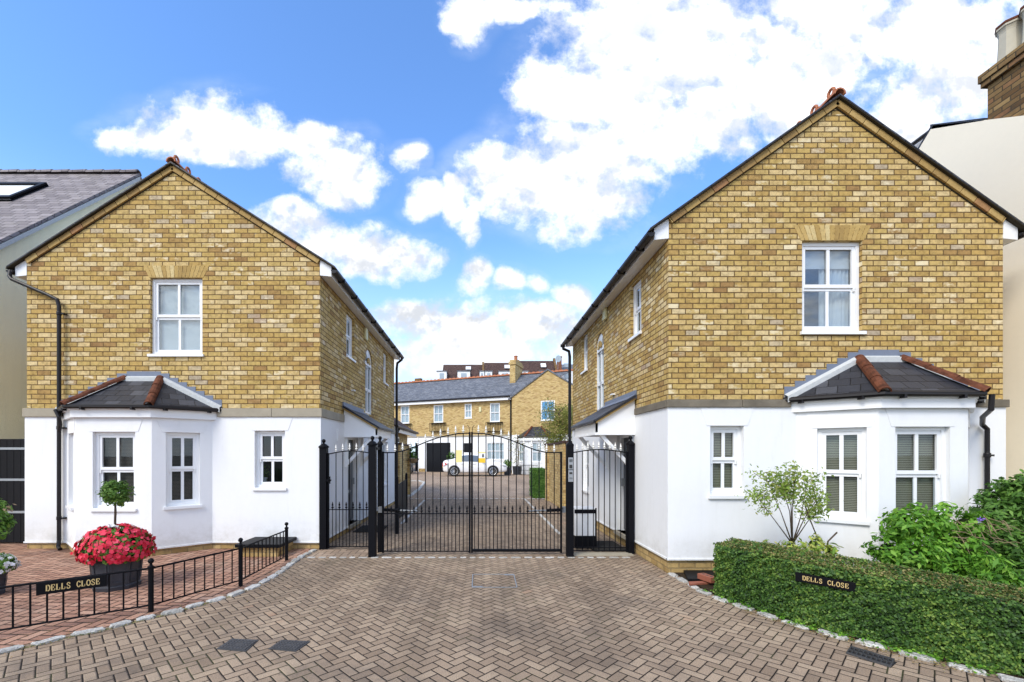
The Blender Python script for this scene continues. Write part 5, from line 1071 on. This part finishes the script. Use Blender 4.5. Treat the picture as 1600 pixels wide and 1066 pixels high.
# terrace far behind: three houses and a grey one
def terr(label, x0, x1, yr, dorms, first=False):
    Y = 75; X0 = (x0-CX)*Y/F; X1 = (x1-CX)*Y/F; zr_ = EH+(HY-yr)*(Y+4)/F; ze_ = EH+(HY-594)*Y/F; t = thing('terraced_house', label, 'house', ((X0+X1)/2, Y, 0), 'terraced houses on the rise behind')
    m = MB(); m.box((X0, Y, 0), (X1-.01, Y+8, ze_)); m.build('brick_wall', 'redbrick', t); m = MB(); m.prism([(X0, Y-.3, ze_-.2), (X0+(1.2 if first else 0), Y+4, zr_), (X0, Y+8.3, ze_-.2)], (X1-X0, 0, 0)); m.build('roof', 'browntile', t)
    m = MB(); m.prism([(X1-.35, Y-.3, ze_), (X1-.35, Y+4, zr_+.5), (X1-.35, Y+4.5, zr_+.5), (X1-.35, Y+4.5, zr_-2)], (.35, 0, 0)); m.build('party_wall', 'oldbrick', t)
    for (a, b_) in dorms:
        xa = (a-CX)*Y/F; xb = (b_-CX)*Y/F; za = ze_-.4; zb_ = EH+(HY-581)*Y/F; m = MB(); m.box((xa, Y-.3, za), (xb, Y+3.5, zb_)); d_ = m.build('dormer', 'upvc', t); m = MB(); w_ = (xb-xa); m.box((xa+w_*.28, Y-.33, za+.55), (xb-w_*.28, Y-.31, zb_-.3)); m.build('pane', 'bluegrey', d_); m = MB(); m.box((xa-.1, Y-.4, zb_+.001), (xb+.1, Y+3.5, zb_+.12)); m.build('dormer_roof', 'slateF', d_)
    m = MB(); q = (X0+X1)/2+.4; m.prism([(q, Y+2.2, ze_+(zr_-ze_)*.62), (q+.9, Y+2.2, ze_+(zr_-ze_)*.62), (q+.9, Y+2.9, ze_+(zr_-ze_)*.80), (q, Y+2.9, ze_+(zr_-ze_)*.80)], (0, -.15, .12)); m.build('skylight', 'upvc', t)
    return t
M['bluegrey'] = plain('far_window_pane', (.35, .42, .48), .2)
terr('leftmost brown-roofed terraced house on the rise, three white dormers', 690, 757, 570, [(683, 698), (715, 734.5), (749.5, 756.8)]); terr('middle brown-roofed terraced house on the rise, behind the chimney', 757.2, 815, 567, [(758, 769), (779, 799)]); terr('right brown-roofed terraced house on the rise, above the gable', 815.2, 874, 564, [(816, 825.5), (842, 863)])
Y = 74; X_ = lambda p: (p-CX)*Y/F; Zz = lambda p: EH+(HY-p)*Y/F
t = thing('grey_house', 'pale grey house with dormer at the right end of the far terrace', 'house', (X_(888), Y, 0)); m = MB(); m.box((X_(877), Y, 0), (X_(905), Y+8, Zz(577))); m.build('wall', 'upvc', t); m = MB(); m.prism([(X_(877), Y-.2, Zz(577)), (X_(877), Y+4, Zz(562)), (X_(877), Y+8, Zz(577))], (3, 0, 0)); m.build('roof', 'slateF', t)
m = MB(); m.box((X_(882), Y-.1, Zz(592)), (X_(891), Y-.02, Zz(578))); m.box((X_(882), Y+.5, Zz(573)), (X_(891), Y+.6, Zz(567))); m.build('window', 'bluegrey', t)
t = thing('chimney_stack', 'red brick chimney stack at the end of the brown terrace roofs', 'chimney', (X_(873), Y, 0)); m = MB(); m.box((X_(869.5), Y-1.5, 5), (X_(875), Y-.2, Zz(561.5))); m.box((X_(868.8), Y-1.6, Zz(561.5)), (X_(875.6), Y-.1, Zz(560))); m.build('stack', 'redbrick', t)
t = thing('satellite_dish', 'round pale satellite dish beside the red chimney stack', 'satellite dish', (X_(867), Y-3, 14)); m = MB(); c = V((X_(867), Y-3.2, Zz(567)))
vs = [c+V((.45*math.cos(k*math.pi/8), 0, .55*math.sin(k*math.pi/8))) for k in range(16)]; m.prism(vs, (0, .06, 0)); m.build('dish', 'bluegrey', t); m = MB(); m.tube([c, c+V((0, .6, -1.8))], .04, 5); m.build('mast', 'galv', t)
# potted plants and low rail in the courtyard
def pot(label, px, py, Z, r, ph, cr, mat='darkleaf', sq=(1, 1, 1)):
    c = W(px, py, Z); c.z = 0; t = thing('potted_shrub', label, 'plant', c); m = MB(); m.lathe(c, [(r*.8, 0), (r, ph), (r*.9, ph)], 8, .39); m.build('pot', 'leadpot', t); p, d_ = lumps(c+V((0, 0, ph+cr*.8*sq[2])), (cr*sq[0], cr, cr*sq[2]), 60, 16, .1, seed=int(px)); leaves('foliage', mat, t, p, .09, d_); return t
pot('round clipped shrub in a pot in front of the white car', 793, 738, 33.2, .32, .55, .34, 'bayleaf'); pot('clipped ball in a pot, left of the pair before the far bay', 837, 735, 33.6, .2, .12, .2); pot('clipped ball in a pot, right of the pair before the far bay', 848, 735, 33.6, .26, .12, .26)
pot('clipped ball in a pot by the rear of the white car', 705, 738, 33.8, .3, 1.1, .35, 'darkleaf')
c = W(808, 738, 33.6); c.z = 0; t = thing('climbing_plant', 'thin climbing plant in a pot beside the far bay window', 'plant', c); m = MB(); m.lathe(c, [(.3, 0), (.36, .65)], 8); m.build('pot', 'leadpot', t); m = MB(); m.tube([c, c+V((.1, 0, 1.5)), c+V((0, 0, 3.0))], .05, 5); m.build('stem', 'bark', t); p = np.array(c)+np.array([0, 0, 2.0])+rng.normal(size=(330, 3))*[.3, .2, .8]; leaves('foliage', 'willow', t, p[p[:, 2] > .5], .1)
t = thing('low_fence', 'low black iron fence before the far bay window', 'fence', (4, 34, 0)); m = MB(); a = W(811, 738, 33.2); b_ = W(840, 738, 33.2)
for z in (.35, .72): m.tube([(a.x, a.y, z), (b_.x, b_.y, z)], .015, 4)
m.build('rails', 'black', t)
for k in range(15): m = MB(); p = a.lerp(b_, k/14); m.tube([(p.x, p.y, 0), (p.x, p.y, .8)], .013, 4); m.build('bar', 'black', t)
# tree behind the right wall
tb = V((4.6, 24.5, 0)); t = thing('garden_tree', 'pale green airy tree beyond the right garden wall', 'tree', tb); m = MB(); m.tube([tb, tb+V((.05, 0, 1.6)), tb+V((-.05, 0, 3.4)), tb+V((0, 0, 4.1))], .1, 8, rs=[.08, .06, .03, .01])
P_ = []
for k in range(46):
    a = tb+V((0, 0, random.uniform(1.6, 4.0))); an = random.uniform(0, 6.28); L_ = random.uniform(.6, 1.35); e = a+V((math.cos(an)*L_, math.sin(an)*L_, random.uniform(-.1, .8))); m.tube([a, a.lerp(e, .5)+V((0, 0, .1)), e], .02, 4, rs=[.03, .015, .005])
    for f in (.4, .6, .75, .9, 1.0):
        q = a.lerp(e, f); n = 40; P_.append(np.array(q)+rng.normal(size=(n, 3))*[.16, .16, .20]-np.array([0, 0, .06]))
m.build('trunk', 'bark', t); leaves('crown', 'willow', t, np.concatenate(P_), .095, aspect=.38)
# ------------------------------------------------------------------ cars
def make_car(label):
    t = thing('parked_car', label, 'car', (0, 0, 0), 'white cars parked in the courtyard')
    # stations: x, zbottom, half width, shoulder z, roof half width, top z
    st = [(0.0, .42, .60, .85, .50, .95), (.06, .30, .78, .95, .62, 1.10), (.30, .24, .88, 1.02, .70, 1.17), (.62, .22, .91, 1.04, .72, 1.20), (.80, .22, .92, 1.04, .70, 1.24), (1.10, .21, .92, 1.04, .62, 1.47), (1.45, .21, .92, 1.03, .59, 1.615), (1.95, .21, .92, 1.02, .60, 1.66), (2.45, .21, .92, 1.01, .60, 1.63), (2.80, .21, .92, 1.01, .63, 1.46), (3.20, .22, .92, 1.00, .70, 1.19), (3.35, .22, .92, .99, .76, 1.12), (3.8, .23, .91, .95, .76, 1.06), (4.2, .25, .88, .88, .70, .98), (4.48, .30, .78, .78, .60, .86), (4.60, .38, .58, .66, .48, .72)]
    def ring(s_):
        x, zb, w, zs, wr, zt = s_; h = [(0, zb), (w*.86, zb), (w*.985, zb+.10), (w, zb+(zs-zb)*.55), (w*.97, zs), (wr, zt-.04*(zt > 1.3)-.01), (wr*.82, zt), (0, zt+.012)]
        return [(x, -y, z) for y, z in h]+[(x, y, z) for y, z in h[-2:0:-1]]
    m = MB(); R_ = [ring(s_) for s_ in st]; n = len(R_[0]); vs = [p for r in R_ for p in r]
    fs = [(i*n+k, (i+1)*n+k, (i+1)*n+(k+1) % n, i*n+(k+1) % n) for i in range(len(st)-1) for k in range(n)]+[list(range(n)), [(len(st)-1)*n+k for k in range(n)][::-1]]; m.add(vs, fs); body = m.build('body', 'carw', t, smooth=True)
    sub = body.modifiers.new('s', 'SUBSURF'); sub.levels = 1; sub.render_levels = 2
    def side(px, s_):   # greenhouse side panes
        out = []
        for x, f in px: 
            for a, b_ in zip(st, st[1:]):
                if a[0] <= x <= b_[0]: q = (x-a[0])/(b_[0]-a[0]); w, zs, wr, zt = [a[i]+(b_[i]-a[i])*q for i in (2, 3, 4, 5)]; zt -= .05; out.append(V((x, s_*(w*.97+(wr-w*.97)*f+.006), zs+(zt-zs)*f))); break
        return out
    for s_ in (-1, 1):
        for px in ([(.98, .12), (1.86, .08), (1.86, .84), (1.42, .84)], [(1.92, .08), (2.92, .08), (2.55, .84), (1.92, .84)]):
            m = MB(); m.prism(side(px, s_), (0, s_*.012, 0)); m.build('side_window', 'glassdark', t)
        for x in (1.02, 1.89, 2.98): m = MB(); m.box((x-.006, s_*.905, .32), (x+.006, s_*.929, .97)); m.build('door_gap', 'seam', body)
        for x in (1.3, 2.15): m = MB(); m.box((x, s_*.91, .88), (x+.2, s_*.94, .92)); m.build('door_handle', 'carw', t)
        m = MB(); m.lathe((2.82, s_*.98, 1.03), [(.03, 0), (.10, .03), (.10, .13), (.04, .16)], 8); m.build('door_mirror', 'carw', t)
        m = MB(); m.prism([V((.03, s_*.62, .72)), V((.02, s_*.5, .92)), V((.22, s_*.86, .98)), V((.35, s_*.90, .86)), V((.12, s_*.80, .74))], (-.03, s_*.04, 0)); m.build('tail_lamp', 'tail', t)
        m = MB(); m.prism([V((4.53, s_*.55, .62)), V((4.35, s_*.84, .70)), V((4.2, s_*.87, .80)), V((4.50, s_*.62, .76))], (.03, s_*.035, 0)); m.build('headlight', 'lamp', t)
        for x in (.84, 3.56):
            m = MB(); vs = [V((x+.405*math.cos(a), s_*.905, .37+.42*math.sin(a))) for a in [math.pi*k/14-.35 for k in range(15)]+[math.pi+.25]]; m.prism(vs, (0, s_*.022, 0)); m.build('wheel_arch', 'seam', body)
            w = MB(); k = 24; c = V((x, s_*.80, .37)); prof = [(.20, -.02), (.33, 0), (.36, .03), (.36, .13), (.33, .155), (.25, .16)]
            vs = [V((c.x+r*math.cos(2*math.pi*j/k), c.y+s_*d_, c.z+r*math.sin(2*math.pi*j/k))) for r, d_ in prof for j in range(k)]; w.add(vs, [(i*k+j, i*k+(j+1) % k, (i+1)*k+(j+1) % k, (i+1)*k+j) for i in range(len(prof)-1) for j in range(k)]); wh = w.build('wheel', 'tyre', t)
            m = MB(); ring_ = [V((c.x+.25*math.cos(2*math.pi*j/20), c.y+s_*.155, c.z+.25*math.sin(2*math.pi*j/20))) for j in range(21)]; m.tube(ring_, .014, 6, cap=False); m.prism([V((c.x+.05*math.cos(2*math.pi*j/10), c.y+s_*.13, c.z+.05*math.sin(2*math.pi*j/10))) for j in range(10)], (0, s_*.03, 0))
            for j in range(10): a = 2*math.pi*j/10; m.tube([c+V((0, s_*.14, 0)), c+V((.245*math.cos(a), s_*.152, .245*math.sin(a)))], .014, 4)
            m.build('rim', 'alloy', wh); m = MB(); m.prism([V((c.x+.24*math.cos(2*math.pi*j/16), c.y+s_*.10, c.z+.24*math.sin(2*math.pi*j/16))) for j in range(16)], (0, s_*.01, 0)); m.build('brake_disc', 'seam', wh)
    m = MB(); m.prism([V((2.92, -.58, 1.37)), V((2.92, .58, 1.37)), V((3.22, .66, 1.215)), V((3.22, -.66, 1.215))], (.012, 0, .03)); m.prism([V((2.66, -.52, 1.535)), V((2.66, .52, 1.535)), V((2.93, .585, 1.38)), V((2.93, -.585, 1.38))], (.012, 0, .03)); m.build('windscreen', 'glassdark', t)
    m = MB(); m.prism([V((1.14, -.54, 1.48)), V((1.14, .54, 1.48)), V((.78, .62, 1.24)), V((.78, -.62, 1.24))], (-.012, 0, .03)); m.build('rear_window', 'glassdark', t)
    m = MB(); m.box((4.54, -.34, .50), (4.62, .34, .62)); m.box((4.50, -.5, .34), (4.60, .5, .42)); m.build('grille', 'seam', t); m = MB(); m.box((-.03, -.26, .60), (.0, .26, .71)); m.build('number_plate', 'yellow', t)
    return t
M['glassdark'] = plain('tinted_car_glass', (.07, .10, .14), .06, .9)
car = make_car('white saloon parked side-on before the black garage door'); car.location = (-2.47, 31.9, 0); car['label'] = 'white saloon parked side-on before the black garage door'
dup(car, (-6.05, 33.9, 0), math.radians(96), 'white car seen only by its corner beyond the hanging basket')
# ------------------------------------------------------------------ sky and light
wd = bpy.data.worlds.new('World'); S.world = wd; wd.use_nodes = True; b = B(wd.node_tree)
sky = b.node('ShaderNodeTexSky', sky_type='NISHITA'); sky.sun_disc = False; EL = math.radians(44); sdir = V((-.58, -.74, 0)).normalized()*math.cos(EL)+V((0, 0, math.sin(EL)))
sky.sun_elevation = EL; sky.sun_rotation = math.atan2(sdir.x, sdir.y); sky.air_density = 1.0; sky.dust_density = .6; sky.ozone_density = 2.2
tc = b.node('ShaderNodeTexCoord'); sp = b.node('ShaderNodeSeparateXYZ'); wd.node_tree.links.new(tc.outputs['Generated'], sp.inputs[0]); dx, dy, dz = [N(b, sp.outputs[i]) for i in range(3)]
front = b.sstep(dy, .05, .25); den = dy.mx(.12); u = dx/den; v = dz/den; vec = b.vec(u, v)
wn = b.noise(vec, 2.6, 3.0)-.5; wn2 = b.noise(b.vec(u, v, 4.0), 2.6, 3.0)-.5
BL = [(730, 22, 38, 34), (800, 12, 60, 16), (945, 75, 95, 90), (880, 150, 85, 75), (1050, 40, 150, 75), (1010, 170, 110, 85), (1110, 110, 100, 85), (900, 250, 95, 65), (830, 305, 115, 60), (930, 320, 60, 45), (1170, 70, 90, 60), (1110, 200, 75, 45),
      (1210, 140, 80, 60), (1270, 90, 90, 60), (1350, 50, 110, 50), (1290, 20, 130, 40), (1440, 30, 90, 45), (1430, 150, 85, 75), (1500, 110, 95, 65), (1400, 210, 60, 40), (1560, 60, 90, 60),
      (310, 190, 90, 55), (250, 215, 70, 25), (380, 205, 70, 45), (330, 235, 80, 22), (490, 215, 65, 30), (510, 265, 75, 50), (630, 245, 34, 20), (658, 315, 34, 36), (712, 320, 22, 45), (735, 370, 20, 30),
      (440, 345, 60, 32), (500, 385, 80, 38), (590, 410, 80, 32), (420, 325, 40, 14), (740, 452, 26, 26), (805, 455, 30, 20), (848, 460, 22, 20), (905, 478, 26, 22), (730, 520, 150, 34), (640, 505, 60, 24), (820, 535, 110, 40), (650, 580, 110, 24), (740, 560, 220, 30)]
fld = None
for (x, y, rx, ry) in BL:
    a = (u+wn*.30-(x-CX)/F)*(F/rx); c = (v+wn2*.22-(HY-y)/F)*(F/ry); q = 1.9-(a*a+c*c)*1.05; fld = q if fld is None else fld.mx(q)
fld = fld.mx(-1.2)
n1 = b.noise(vec, 7.0, 8.0, .62, .25)-.5; n3 = b.noise(vec, 22.0, 6.0, .65)-.5
f2 = fld + n1*4.2 + n3*2.6 - .35
mask = b.sstep(f2, -.35, 1.65)
gen = b.sstep(b.noise(b.vec(dx, dy, dz*2.2), 2.4, 7.0, .6), .42, .58)
mask = mask*front+gen*(1.0-front)
veil = b.sstep(b.noise(b.vec(u*.7, v*1.3), 2.0, 6.0, .6), .42, .75)*.30*b.sstep(fld, -1.1, .4)
haze = b.sstep(dz, .48, .0)*.68
mask = mask.mx(veil).mx(0.0)
shade = b.sstep(dz, .12, .30)*b.sstep(b.noise(b.vec(u+.02, v*1.4+.05, 2.0), 5.5, 6.0, .6)+(b.noise(b.vec(u, v+.03), 7.0, 5.0, .6)-b.noise(vec, 7.0, 5.0, .6))*2.0, .38, .74)
ccol = b.mix(shade, (1.0, 1.0, 1.0), (.60, .63, .68)); ccol = b.mix(front*b.sstep(dz, .75, .25), ccol, (.75, .75, .75), 'MULTIPLY')
CS = 5.9
cl = b.node('ShaderNodeVectorMath', operation='SCALE'); wd.node_tree.links.new(ccol.s, cl.inputs[0]); cl.inputs['Scale'].default_value = CS
skc = b.mix(1.0, N(b, sky.outputs[0]), SKYTINT, 'MULTIPLY'); skc = b.mix(haze, skc, (CS*.62, CS*.76, CS*.95))
fin = b.mix(mask, skc, N(b, cl.outputs[0]))
bg = b.node('ShaderNodeBackground'); bg.inputs[1].default_value = .14; wo = b.node('ShaderNodeOutputWorld'); wd.node_tree.links.new(fin.s, bg.inputs[0]); wd.node_tree.links.new(bg.outputs[0], wo.inputs[0])
sl_ = bpy.data.lights.new('Sun', 'SUN'); sl_.energy = SUNE; sl_.angle = math.radians(SUNA); sl_.color = (1.0, .93, .81); so = bpy.data.objects.new('Sun', sl_); COL.objects.link(so); so.rotation_euler = sdir.to_track_quat('Z', 'Y').to_euler()
cam = bpy.data.cameras.new('Camera'); co = bpy.data.objects.new('Camera', cam); COL.objects.link(co); co.location = (0, 0, EH); co.rotation_euler = (math.pi/2, 0, 0)
cam.sensor_fit = 'HORIZONTAL'; cam.sensor_width = 36; cam.lens = F/1600*36; cam.shift_x = (800-CX)/1600; cam.shift_y = (HY-533)/1600; cam.clip_end = 2000; cam.clip_start = .05; S.camera = co
S.render.engine = 'CYCLES'; S.view_settings.view_transform = 'Standard'; S.view_settings.look = 'None'; S.view_settings.exposure = EXPO; S.view_settings.gamma = 1
S.cycles.max_bounces = 5; S.cycles.diffuse_bounces = 3; S.cycles.glossy_bounces = 3; S.cycles.transmission_bounces = 3; S.cycles.transparent_max_bounces = 6; S.cycles.caustics_reflective = False
S.render.resolution_x = 1024; S.render.resolution_y = 682
for o in bpy.data.objects:
    if 'wl' in o: del o['wl']
